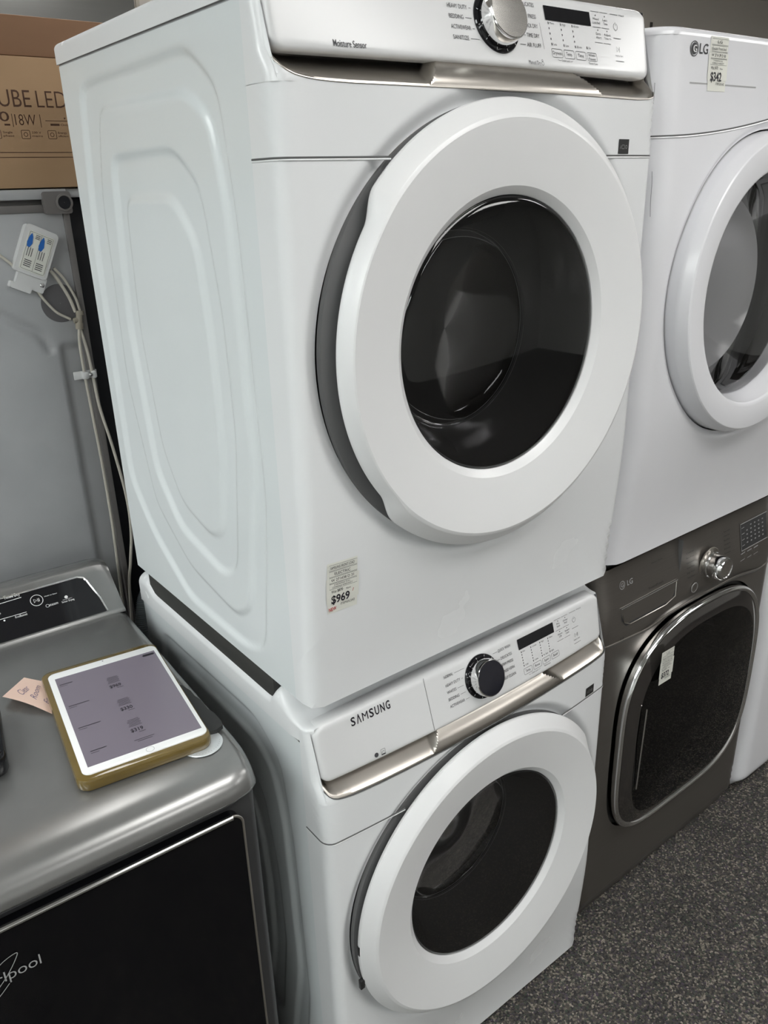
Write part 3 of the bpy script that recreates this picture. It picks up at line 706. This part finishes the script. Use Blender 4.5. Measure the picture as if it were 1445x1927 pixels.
    k = Marks().line([(.530, .926), (.652, .928)], .0018); k.line([(.532, .860), (.652, .862)], .0018); k.line([(.530, .926), (.532, .860)], .0010)
    for i in range(4): k.line([(.535, .915-i*.0145), (.547, .916-i*.0145)], .0014)
    for i in range(3):
        for j in range(2): k.line([(.527+i*.030, .8525-j*.017), (.547+i*.030, .8540-j*.017)], .0022 if not j else .0014)
    k.out('panel_lines', lambda x, z: (x, yf(z+DZ)-.0016, z+DZ), M['lgrey'], root)
    k = Marks()
    for i in range(5):
        for j in range(5-(i == 0)): k.rect(.556+i*.018, .562+i*.018, .874+j*.010, .877+j*.010)
    k.out('display_digits', lambda x, z: (x, yf(z+DZ)-.0016, z+DZ), M['inkgrey'], dsp)
    for bx, bz, r in ((.330, .814, .0125), (.472, .816, .0125)):
        Geo().revolve([(r, 0), (r, -.002), (r-.0015, -.003), (r-.003, -.0022), (.0005, -.0022)], (bx, yf(bz), bz), 32).out('push_button', M['graphite'], root)
        Geo().revolve([(r-.0003, -.0022), (r-.0008, -.0034), (r-.0016, -.0030)], (bx, yf(bz), bz), 32).out('button_rim', M['lgrey'], root)
    kx, kz = .393, .853; ky = yf(kz)
    kn = Geo().revolve([(.040, 0), (.040, -.002), (.0385, -.003), (.0375, -.002), (.030, -.001)], (kx, ky, kz), 64).out('dial', M['silver'], root)
    Geo().revolve([(.031, -.001), (.031, -.010), (.029, -.012), (.029, -.016), (.030, -.018), (.0275, -.040), (.025, -.044), (.021, -.045), (.020, -.0435)], (kx, ky, kz), 64).out('dial_grip', M['chrome'], kn)
    Geo().revolve([(.0205, -.0440), (.0005, -.0435)], (kx, ky, kz), 48).out('dial_face', M['brushed'], kn)
    price_tag(root, lambda x, z, l: (x, -.0385-l-.004, z), .158, .728, .050, .084, ['LG', 'Electric Front Load', 'W 27 H 38 D 30', ('3 MONTHS FULL', 'COVERAGE WARRANTY')], '$372', 'Was $470', 'ITEM:WM0152')
    for x in (.06, Wd-.06):
        for y in (.09, .60): Geo().revolve([(.0005, -.018), (.018, -.018), (.02, -.010), (.02, .004)], (x, y, 0), 20, 'z').out('foot', M['darkplastic'], root)
graphite_washer(gw)
# ------------------------------------------------------------------ white machine at the right edge
rw = empty('washing_machine', (1.425, .020, .03), 'white front-load washer cut off by the right edge of the photo', 'washing machine')
def edge_machine(root):
    def hole(a): return (.35, .50) if a is None else (.35+.25*math.cos(a), .50+.25*math.sin(a))
    def yf(x, z): return .03*(1-float(sm(z/.05)))**2
    front_sheet('front_panel', .69, 0, .94, .045, .06, yf, hole, None, M['lgwhite'], root)
    Geo().box(.001, .689, .058, .66, 0, .94).out('cabinet', M['lgwhite'], root, smooth=False)
    Geo().box(.0, .69, .01, .66, .94, .955, .006).out('top_cover', M['lgwhite'], root)
    d = Geo().revolve([(.17, -.01), (.18, -.03), (.24, -.035), (.256, -.02), (.256, .004)], (.35, 0, .50), 96).out('door', M['ring'], root, sharp=30)
    Geo().revolve([(.175, -.02), (.1, -.03), (.0005, -.033)], (.35, 0, .50), 64).out('door_glass', M['smoke'], d)
    Geo().revolve([(.172, -.012), (.15, .06), (.0005, .08)], (.35, 0, .50), 64).out('glass_bowl', M['drum'], d)
    for x in (.06, .63):
        for y in (.09, .60): Geo().revolve([(.0005, -.03), (.018, -.03), (.02, -.020), (.02, .004)], (x, y, 0), 20, 'z').out('foot', M['darkplastic'], root)
edge_machine(rw)
# ------------------------------------------------------------------ silver dryer at the left with rear console
RZ = math.radians(-2.5)
sd = empty('clothes_dryer', (-.055, .61, 0), 'dark silver dryer with black glass door and rear control console, carrying the tablet', 'dryer', rz=RZ)
def silver_dryer(root):
    # deck with rolled front
    P = []; x0, x1 = -.70, .008
    prof = [(.008, .9295), (0, .930), (-.20, .930), (-.40, .930), (-.50, .9295), (-.535, .927), (-.556, .921), (-.570, .911), (-.578, .899), (-.581, .887), (-.579, .8805), (-.572, .879), (-.55, .879)]
    xs = [x0]+[x0+.022*(1-math.cos(a)) for a in np.linspace(.2, PI/2, 6)]+list(np.linspace(x0+.05, x1-.05, 10))+[x1-.022*(1-math.cos(a)) for a in np.linspace(PI/2, .2, 6)]+[x1]
    for x in xs:
        d = min(x-x0, x1-x); e = 0 if d >= .022 else .022-math.sqrt(max(0, .022**2-(.022-d)**2))
        fr = 0 if d >= .05 else .05-math.sqrt(max(0, .05**2-(.05-d)**2))
        row = [(x, y+(fr*.8 if y < -.45 else 0)*min(1, max(0, (-y-.45)/.1)), max(z-e, .879-.0 if z < .88 else .882)) for y, z in prof]
        P.append(row)
    P = [[(q[0], q[1], .880) for q in P[0]]]+P+[[(q[0], q[1], .880) for q in P[-1]]]
    Geo().grid(P).out('top_deck', M['slate'], root, sharp=50)
    Geo().box(-.692, .000, -.560, .150, .03, .881, .012, 3).out('cabinet', M['slatedark'], root)
    # lip step above the door
    Geo().tube([(-.69, -.566, .872), (-.05, -.566, .872), (-.015, -.560, .876)], .004, 8).out('front_lip', M['slatedark'], root)
    # door
    dgl = Geo().prism(rrect(-.645, -.033, .10, .857, .018, 8), -.578, -.560); dgl.out('door', M['doorblack'], root, sharp=40)
    door = bpy.context.scene.objects[-1] if False else root.children[-1]
    r = rrect(-.646, -.032, .098, .858, .019, 8); r = r+[r[0]]
    Geo().tube([(x, -.577, z) for x, z in r if True], .0022, 8, False).out('door_trim', M['silver'], door)
    Geo().tube([(-.630, -.5795, .8585), (-.2, -.5800, .8585), (-.048, -.5795, .8585)], .0042, 10).out('door_top_rail', M['chrome'], door)
    k = Marks().text('Whirlpool', -.428, .774, -.331, .0165, -.004, 0)
    k.line([tuple(q)[:2] for q in bez([(-.386, .796, 0), (-.374, .806, 0), (-.358, .811, 0), (-.356, .806, 0), (-.372, .782, 0), (-.392, .762, 0), (-.400, .752, 0), (-.397, .748, 0), (-.385, .756, 0), (-.372, .768, 0)], 5)], .0012)
    k.out('maker_name', lambda x, z: (x, -.5792, z), M['lgrey'], door)
    # console
    pr = [(0, .9295), (.001, .934), (.006, .9385), (.070, .9985), (.078, 1.006), (.088, 1.011), (.100, 1.012), (.125, 1.006), (.145, .990), (.150, .970), (.150, .900)]
    P = []
    xl, xr = -.69, .004
    for x in [xl, xl+.01]+list(np.linspace(xl+.03, xr-.03, 6))+[xr-.014, xr-.006, xr-.001, xr]:
        q = 1 if x < xr-.02 else (.97 if x < xr-.01 else (.93 if x < xr-.003 else (.88 if x < xr-.0005 else .80)))
        P.append([(x, y, .9295+(z-.9295)*q if z > .93 else z) for y, z in pr])
    P.append([(xr, y, .900) for y, z in pr])
    co = Geo().grid(P).out('console', M['slate'], root, sharp=40)
    u = Vector((0, .064, .060)); u.normalize(); n = Vector((0, -u.z, u.y)); o = Vector((0, .006, .9385))
    def f(x, t, l): 
        q = o+u*t+n*l; return (x, q.y, q.z)
    poly = [(-.66, 0), (-.030, 0), (-.0345, .03), (-.046, .070), (-.052, .081), (-.062, .086), (-.66, .086)]
    Geo().add([f(x, t, .0005) for x, t in poly]+[f(x, t, .0022) for x, t in poly], [tuple(range(7)), tuple(range(7, 14))]+[(i, (i+1) % 7, 7+(i+1) % 7, 7+i) for i in range(7)]).out('console_glass', M['black'], co, smooth=False)
    Geo().tube([f(x, t, .002) for x, t in poly[1:]], .0022, 8).out('console_trim', M['chrome'], co)
    k = Marks(); T = lambda y: (y-.006)/.064*.0877
    k.text('Timed Dry', -.2000, T(.0655), -.171, .0065, .02); k.line([(-.26, T(.0600)), (-.1705, T(.0618))], .0012)
    k.ring(-.1465, T(.0510), .0112, .0011); k.line([(-.1515, T(.0510)-.0035), (-.1515, T(.0510)+.0035), (-.1465, T(.0510))], .0010, True); k.line([(-.1445, T(.051)-.0035), (-.1445, T(.051)+.0035)], .001); k.line([(-.1420, T(.051)-.0035), (-.1420, T(.051)+.0035)], .001)
    k.text('Hold to Start', -.1312, T(.0525), -.1075, .0022); k.text('steam', -.1290, T(.0370), -.1116, .0055); k.ring(-.1315, T(.0385), .003, .0006)
    k.text('Sensor Drying', -.1049, T(.0360), -.0814, .0036, .01); k.text('HIGH EFFICIENCY', -.102, T(.0395), -.084, .0018); k.disc(-.0942, T(.0435), .0032)
    k.line([(-.26, T(.0385)), (-.170, T(.0385))], .0010); k.text('EcoBoost', -.1917, T(.0340), -.1700, .0045); k.disc(-.2110, T(.0355), .0018)
    k.text('Temp', -.2300, T(.0460), -.2130, .0045)
    k.out('console_print', lambda x, t: f(x, t, .0032), M['whiteink'], co)
    for x in (-.64, -.05):
        for y in (-.50, .10): Geo().revolve([(.0005, 0), (.018, 0), (.02, .008), (.02, .034)], (x, y, 0), 20, 'z').out('foot', M['darkplastic'], root)
silver_dryer(sd)
# ------------------------------------------------------------------ things on the silver dryer
ZT = .9305
tb = empty('tablet', (-.183, .280, ZT), 'white bezel tablet in amber rubber case showing a price list, lying on the silver dryer', 'tablet', rz=math.radians(-7.5))
def rounded_slab(x0, x1, y0, y1, z0, z1, r, bev):
    base = rrect(x0, x1, y0, y1, r, 8); cx, cy = (x0+x1)/2, (y0+y1)/2; P = []
    def sc(d): return [(cx+(x-cx)*(1-d/((x1-x0)/2)), cy+(y-cy)*(1-d/((y1-y0)/2))) for x, y in base]
    L = [(sc(bev), z0), (sc(bev*.3), z0+bev*.3), (sc(0), z0+bev), (sc(0), z1-bev), (sc(bev*.3), z1-bev*.3), (sc(bev), z1)]
    g = Geo().grid([[(l[i][0], l[i][1], z) for l, z in L] for i in range(len(base))], True); n = len(L); m = len(base)
    g.f.append(tuple(i*n for i in range(m))); g.f.append(tuple(i*n+n-1 for i in range(m))); return g
rounded_slab(-.1015, .0945, -.1620, .1610, 0, .0195, .018, .004).out('case', M['case'], tb)
rounded_slab(-.0915, .0915, -.1505, .1455, .0150, .0215, .012, .0010).out('bezel', M['bezel'], tb)
sc_ = Geo().box(-.082, .0855, -.1350, .1255, .0214, .0217).out('screen', M['screen'], tb, smooth=False)
k = Marks()
for y, pr in ((.0590, '$969'), (-.0140, '$330'), (-.0775, '$319')):
    k.text(pr, -.0085, y-.012, .0100, .0085, .02)
    for j in range(6): k.rect(-.0085+.001*(j % 3), .0115-.0015*(j % 2), y+.0030+j*.0034, y+.0040+j*.0034)
    k.rect(.002, .012, y-.0165, y-.0155)
for x0, x1, y in ((-.0785, -.058, .1015), (-.0770, -.045, .0310), (-.0750, -.042, -.0355), (-.0715, -.048, -.1020)):
    k.rect(x0, x1, y, y+.0016); k.rect(x0, x0+.012, y-.005, y-.004)
k.rect(-.01, .02, -.112, -.1108); k.rect(-.006, .016, -.116, -.115)
k.poly(rrect(.063, .083, .1130, .1195, .003, 4)); 
k.out('screen_print', lambda x, y: (x, y, .0220), M['inkblack'], sc_)
k = Marks().ring(.005, -.1430, .0058, .0006); k.out('home_button', lambda x, y: (x, y, .0219), M['lgrey'], tb)
k = Marks().disc(-.0003, .1395, .0013); k.out('camera_dot', lambda x, y: (x, y, .0219), M['darkplastic'], tb)
g = Geo(); pts = [(.090, .02), (.100, .012), (.103, .0), (.107, -.012), (.108, -.03), (.113, -.045), (.114, -.075), (.119, -.09), (.122, -.115), (.120, -.128), (.108, -.134), (.085, -.13)]
n = len(pts); g.add([(x, y, .0015) for x, y in pts]+[(x, y, .0085) for x, y in pts], [tuple(range(n)), tuple(range(n, 2*n))]+[(i, (i+1) % n, n+(i+1) % n, n+i) for i in range(n)])
g.out('hand_strap', M['darkplastic'], tb)
# pink note
nt = [(-.328, .443), (-.281, .491), (-.262, .455), (-.262, .352), (-.278, .350)]
def note():
    A, B, C_, D_ = Vector((-.328, .437, ZT+.012)), Vector((-.281, .488, ZT+.003)), Vector((-.240, .430, ZT+.0005)), Vector((-.276, .350, ZT+.002))
    def q(u, v, l=0):
        p = (A*(1-u)+B*u)*(1-v)+(D_*(1-u)+C_*u)*v; p.z += .004*math.sin(PI*v)*(1-u)+l; return tuple(p)
    g = Geo().grid([[q(u, v) for v in np.linspace(0, 1, 12)] for u in np.linspace(0, 1, 12)]).out('sticky_note', M['note'])
    tag(g, 'pink handwritten paper note tucked under the left side of the tablet', 'note')
    k = Marks(); k.text('Clear', .30, .42, .95, .13, -.01, -.35, .2); k.text('Room', .42, .60, .90, .13, -.01, -.5, .2); k.text('Email', .25, .90, .6, .12, -.01, -.1, .2)
    m = Marks()
    m.text('Clear', 0, 0, .46, .20, -.01); m.v = [(.24+.5*b_+a_*.72, .34+a_*.10-b_*.95) for a_, b_ in m.v]
    m2 = Marks().text('Room', 0, 0, .6, .20, -.01); m2.v = [(.24+a_*.85+.3*b_, .64-a_*.10-b_*.8) for a_, b_ in m2.v]; m.add(m2.v, m2.f)
    m3 = Marks().text('Email', 0, 0, .5, .18, -.01); m3.v = [(.24+a_*.8+.3*b_, .92-a_*.10-b_*.8) for a_, b_ in m3.v]; m.add(m3.v, m3.f)
    m.out('handwriting', lambda a_, b_: q(a_, b_, .0004), M['ballpen'], g)
note()
# round foil sticker, partly under the tablet
ds = Geo().revolve([(.0005, .0012), (.031, .0012), (.032, 0)], (-.122, .128, ZT-.0003), 48, 'z').out('round_sticker', M['disc'])
tag(ds, 'round shiny foil sticker on the silver dryer under the front right tablet corner', 'sticker')
k = Marks(); k.poly([(-.150, .125), (-.100, .148), (-.096, .142), (-.148, .117)]); k.out('sticker_stripe', lambda x, y: (x, y, ZT+.0012), M['copper'], ds)
k = Marks()
for j in range(12):
    a = -2.3+j*.17; k.disc(-.122+.027*math.cos(a), .128+.027*math.sin(a), .0008, 6)
k.out('sticker_dots', lambda x, y: (x, y, ZT+.0013), M['inkgrey'], ds)
# black card terminal at the left edge
ct = empty('card_terminal', (-.425, .330, ZT), 'black plastic device with rounded edges at the left edge, on the silver dryer', 'card terminal', rz=math.radians(-10))
rounded_slab(-.075, .072, -.080, .075, 0, .040, .016, .008).out('housing', M['black'], ct)
rounded_slab(-.050, .040, -.050, .050, .039, .043, .010, .002).out('raised_lid', M['darkplastic'], ct)
# ------------------------------------------------------------------ grey refrigerator seen from behind, tubes, connector cover
FY = .80
fr = empty('refrigerator', (-.35, FY, 0), 'grey metal refrigerator standing with its back to us, water tubes clipped on it', 'refrigerator')
def fridge(root):
    L = lambda x: x+.35    # world x to local x
    x0, x1 = -.78, .026
    # back sheet with pressed groove
    ny, nz = 130, 130; X, Z = np.meshgrid(np.linspace(x0+.004, x1-.012, ny), np.linspace(.05, 1.676, 260), indexing='ij')
    P = np.stack([X.ravel(), Z.ravel()], 1); Y = np.zeros(len(P))
    def seg(a, b, w_, d):
        nonlocal Y
        a = np.array(a); b = np.array(b); e = b-a; q = P-a; t = np.clip((q@e)/(e@e), 0, 1); r = np.hypot(*(q-t[:, None]*e).T)
        Y = np.maximum(Y, d*sm((w_-r)/.006+.5))
    seg((-.30, 1.62), (-.064, 1.456), .006, .006); seg((-.064, 1.456), (-.052, 1.428), .006, .006)
    Y += .010*sm((P[:, 0]+.036)/.012)*sm((1.44-P[:, 1])/.02)
    G = np.stack([X-(-.35), Y.reshape(X.shape)*-1*-1, Z], 2)
    Geo().grid(G).out('back_panel', M['galv'], root, sharp=50)
    Geo().box(L(x0), L(x1), .012, .70, .03, 1.700, .004).out('cabinet', M['galvdark'], root)
    Geo().box(L(x1)-.012, L(x1), -.006, .02, .03, 1.70, .002).out('edge_flange', M['galvdark'], root)
    Geo().box(L(x0), L(x1)-.002, -.004, .02, 1.676, 1.690, .002).out('top_flange', M['galvdark'], root)
    Geo().box(L(x0), L(x1)+.0, -.006, .02, 1.6985, 1.7165, .002).out('top_rail', M['galv'], root)
    # roller bracket
    b = Geo().prism(rrect(L(-.020), L(.030), 1.673, 1.712, .005), -.014, .0); b = b.out('hinge_bracket', M['galvdark'], root)
    Geo().revolve([(.0155, -.014), (.0155, -.018), (.012, -.019), (.0115, -.012), (.0005, -.011)], (L(.016), 0, 1.6925), 32).out('bracket_socket', M['galvdark'], b)
    Geo().revolve([(.0112, -.0165), (.0005, -.0165)], (L(.016), 0, 1.6925), 32).out('socket_hole', M['blackpaint'], b)
    # round blanking plate
    Geo().revolve([(.036, .001), (.036, -.0012), (.0005, -.0012)], (L(-.018), 0, 1.512), 48).out('round_plate', M['hole'], root)
    # connector cover, tilted
    a = math.radians(-26); c = Vector((L(-.054), 0, 1.604))
    def q(u, v, y): return (c.x+u*math.cos(a)+v*math.sin(a)*-1, y, c.z+u*math.sin(a)+v*math.cos(a))
    def pr(poly, y0, y1):
        n = len(poly); return Geo().add([q(u, v, y0) for u, v in poly]+[q(u, v, y1) for u, v in poly], [tuple(range(n)), tuple(range(n, 2*n))]+[(i, (i+1) % n, n+(i+1) % n, n+i) for i in range(n)])
    cv = pr(rrect(-.029, .031, -.038, .050, .008), -.020, .0).out('connector_cover', M['bplate'], root)
    pr(rrect(-.018, .034, -.062, -.034, .003), -.014, .0).out('cover_tab', M['bplate'], cv)
    pr(rrect(-.026, .012, -.070, -.058, .003), -.018, .0).out('tube_clip', M['bplate'], cv)
    pr(rrect(-.021, .025, -.032, .040, .002), -.0212, -.0200).out('cover_label', M['paper'], cv)
    k = Marks(); k.line(rrect(-.019, .023, -.030, .038, .001, 1), .0005, True); k.line([(.002, -.030), (.002, .038)], .0005)
    for dx in (-.009, .012):
        for j in range(3): k.line([(dx+(-.006, .001)[j > 0]*0-.006+j*.004, .010), (dx-.006+j*.004, -.006)], .0011)
        for j in range(4): k.rect(dx-.007, dx+.006, -.014-j*.0035, -.0125-j*.0035)
        for j in range(3): k.rect(dx+.001, dx+.009, .034-j*.003, .0352-j*.003)
    k.out('label_print', lambda u, v: q(u, v, -.0218), M['ink'], cv)
    k = Marks()
    for dx in (-.009, .012): k.poly([(dx-.009, .030), (dx-.006, .036), (dx-.003, .030), (dx-.001, .018), (dx-.004, .010), (dx-.009, .010), (dx-.011, .018)])
    k.out('label_drawing', lambda u, v: q(u, v, -.0219), M['blue'], cv)
    for X_, Z_, dx in ((-.050, 1.549, 0), ): Geo().revolve([(.0042, -.013), (.0042, -.016), (.0005, -.018)], (L(X_), 0, Z_), 16).out('screw', M['steel'], cv)
    # tubes
    def tube(name, pts, r, m=M['tube']): return Geo().tube(bez([(L(x), y, z) for x, y, z in pts], 10), r, 10).out(name, m, root)
    tube('water_tube', [(-.130, -.006, 1.622), (-.100, -.006, 1.596), (-.066, -.008, 1.553), (-.050, -.008, 1.524), (-.030, -.008, 1.497), (-.006, -.008, 1.481)], .0026)
    tube('water_tube', [(-.030, -.010, 1.575), (-.020, -.010, 1.560), (-.004, -.012, 1.524), (.004, -.012, 1.494)], .0033)
    tube('water_tube', [(-.022, -.010, 1.578), (-.006, -.010, 1.556), (.008, -.012, 1.522), (.013, -.012, 1.496)], .0026)
    tube('water_tube', [(.006, -.012, 1.462), (.002, -.012, 1.430), (.002, -.011, 1.366), (.0045, -.010, 1.28), (.007, -.010, 1.18), (.007, -.010, 1.05), (.003, -.010, .93), (-.001, -.010, .80), (-.01, -.01, .55)], .0030)
    tube('water_tube', [(.008, -.010, 1.462), (.014, -.012, 1.42), (.0175, -.012, 1.362), (.020, -.014, 1.30), (.033, -.016, 1.21), (.044, -.018, 1.10), (.042, -.018, 1.02), (.031, -.016, .95), (.018, -.014, .87), (.0, -.012, .60)], .0032)
    t = Geo().tube([(L(-.002), -.012, 1.478), (L(.008), -.012, 1.479)], .0052, 14); t.tube([(L(.011), -.012, 1.492), (L(.007), -.012, 1.466)], .0060, 14); t.tube([(L(.0125), -.012, 1.496), (L(.0115), -.012, 1.488)], .0078, 14); t.tube([(L(.0078), -.012, 1.473), (L(.0065), -.012, 1.461)], .0076, 14)
    t.out('tee_fitting', M['fitting'], root)
    cl = Geo().box(L(-.018), L(.028), -.006, -.003, 1.362, 1.378, .001).box(L(-.004), L(.010), -.017, -.003, 1.362, 1.378, .004).box(L(.014), L(.025), -.018, -.003, 1.362, 1.378, .004).out('tube_bracket', M['bplate'], root)
    Geo().revolve([(.0036, -.018), (.0036, -.0195), (.0005, -.021)], (L(.0115), 0, 1.371), 16).out('screw', M['steel'], cl)
    for x in (L(x0)+.06, L(x1)-.06):
        for y in (.06, .64): Geo().revolve([(.0005, 0), (.02, 0), (.02, .034)], (x, y, 0), 16, 'z').out('foot', M['darkplastic'], root)
fridge(fr)
gap_backing = empty('refrigerator', (.48, .86, 0), 'black box added as backing to darken the gap beside the grey refrigerator', 'refrigerator')  # black backing volume added so the gap behind the stack stays dark
Geo().box(-.45, .42, 0, .66, .03, 1.700, .006).out('cabinet', M['blackpaint'], gap_backing)
Geo().box(-.452, .42, -.055, .64, 1.7005, 1.7165, .002).out('top_rail', M['galv'], gap_backing)
for x in (-.38, .36):
    for y in (.06, .60): Geo().revolve([(.0005, 0), (.02, 0), (.02, .034)], (x, y, 0), 16, 'z').out('foot', M['darkplastic'], gap_backing)
# cardboard boxes on top
def cardboard(name, x0, x1, y0, y1, z0, z1, label, printed):
    o = empty(name, ((x0+x1)/2, y0, z0), label, 'box')
    hx = (x1-x0)/2; d = y1-y0; h = z1-z0
    Geo().box(-hx, hx, 0, d, 0, h, .002).out('carton', M['cardboard'], o)
    if printed:
        X = lambda x: x-(x0+x1)/2; Z = lambda z: z-z0
        k = Marks()
        k.text('SAMSCUBE'[4:], X(-.100), Z(1.8510), X(-.0085), .0265, -.008) if False else None
        k.text('CUBE', X(-.088), Z(1.8505), X(-.0105), .0270, -.004); k.text('LED', X(-.0005), Z(1.8505), X(.052), .0270, -.010)
        k.text('600', X(-.105), Z(1.8275), X(-.052), .0150, .004); k.rect(X(-.062), X(-.0525), Z(1.8205), Z(1.8235)); k.rect(X(-.0478), X(-.0468), Z(1.8185), Z(1.8395)); k.text('18W', X(-.0430), Z(1.8215), X(-.0075), .0175, -.006); k.rect(X(.000), X(.0010), Z(1.8185), Z(1.8395))
        k.rect(X(.009), X(.075), Z(1.8290), Z(1.8300)); k.poly([(X(.042), Z(1.8350)), (X(.046), Z(1.8350)), (X(.044), Z(1.8320))]); k.rect(X(.017), X(.033), Z(1.8215), Z(1.8250)); k.text('Only', X(.035), Z(1.8215), X(.050), .0034)
        for x in (-.085, -.036, .010):
            k.line(rrect(X(x), X(x)+.0145, Z(1.8000), Z(1.8135), .0015, 2), .0009, True); k.ring(X(x)+.0072, Z(1.8068), .0032, .0009)
            k.text(['Single', '230 V', 'Energy'][int((x > -.05))+int(x > 0)], X(x)+.018, Z(1.8085), X(x)+.034, .0032); k.text(['phase', 'mains', 'efficient'][int((x > -.05))+int(x > 0)], X(x)+.018, Z(1.8030), X(x)+.036, .0032)
        k.rect(-hx+.002, hx-.002, Z(1.7770), Z(1.7782)); k.rect(-hx+.002, hx-.002, Z(1.7690), Z(1.7702))
        k.out('carton_print', lambda x, z: (x, -.0006, z), M['cardink'], o)
    else:
        Geo().box(-hx+.01, hx-.01, d*.5-.02, d*.5+.02, h-.001, h+.0006).out('packing_tape', M['paper'], o)
    return o
cardboard('cardboard_box', -.62, .30, .792, 1.30, 1.7185, 1.930, 'brown cardboard carton printed LED and 18W on top of the grey refrigerator', True)
M_card2 = noise_mat('cardboard_dark', (.21, .115, .065), (.25, .14, .08), 8, .85, stretch=(1, 1, 3))
sv = M['cardboard']; M['cardboard'] = M_card2
cardboard('cardboard_box', -.60, .34, .80, 1.28, 1.9315, 1.9935, 'plain darker brown cardboard box resting on the printed carton', False)
M['cardboard'] = sv
# corrugated grey hose between the machines
tag(Geo().tube(bez([(.040, .700, .915), (.020, .690, .905), (.004, .676, .880), (-.004, .668, .845), (-.002, .668, .78), (.0, .672, .55)], 40), [.0140+.0016*math.sin(i*PI/2.0) for i in range(201)], 20).out('drain_hose', M['hosegrey']), 'grey corrugated drain hose in the gap between silver dryer and white washer', 'hose')
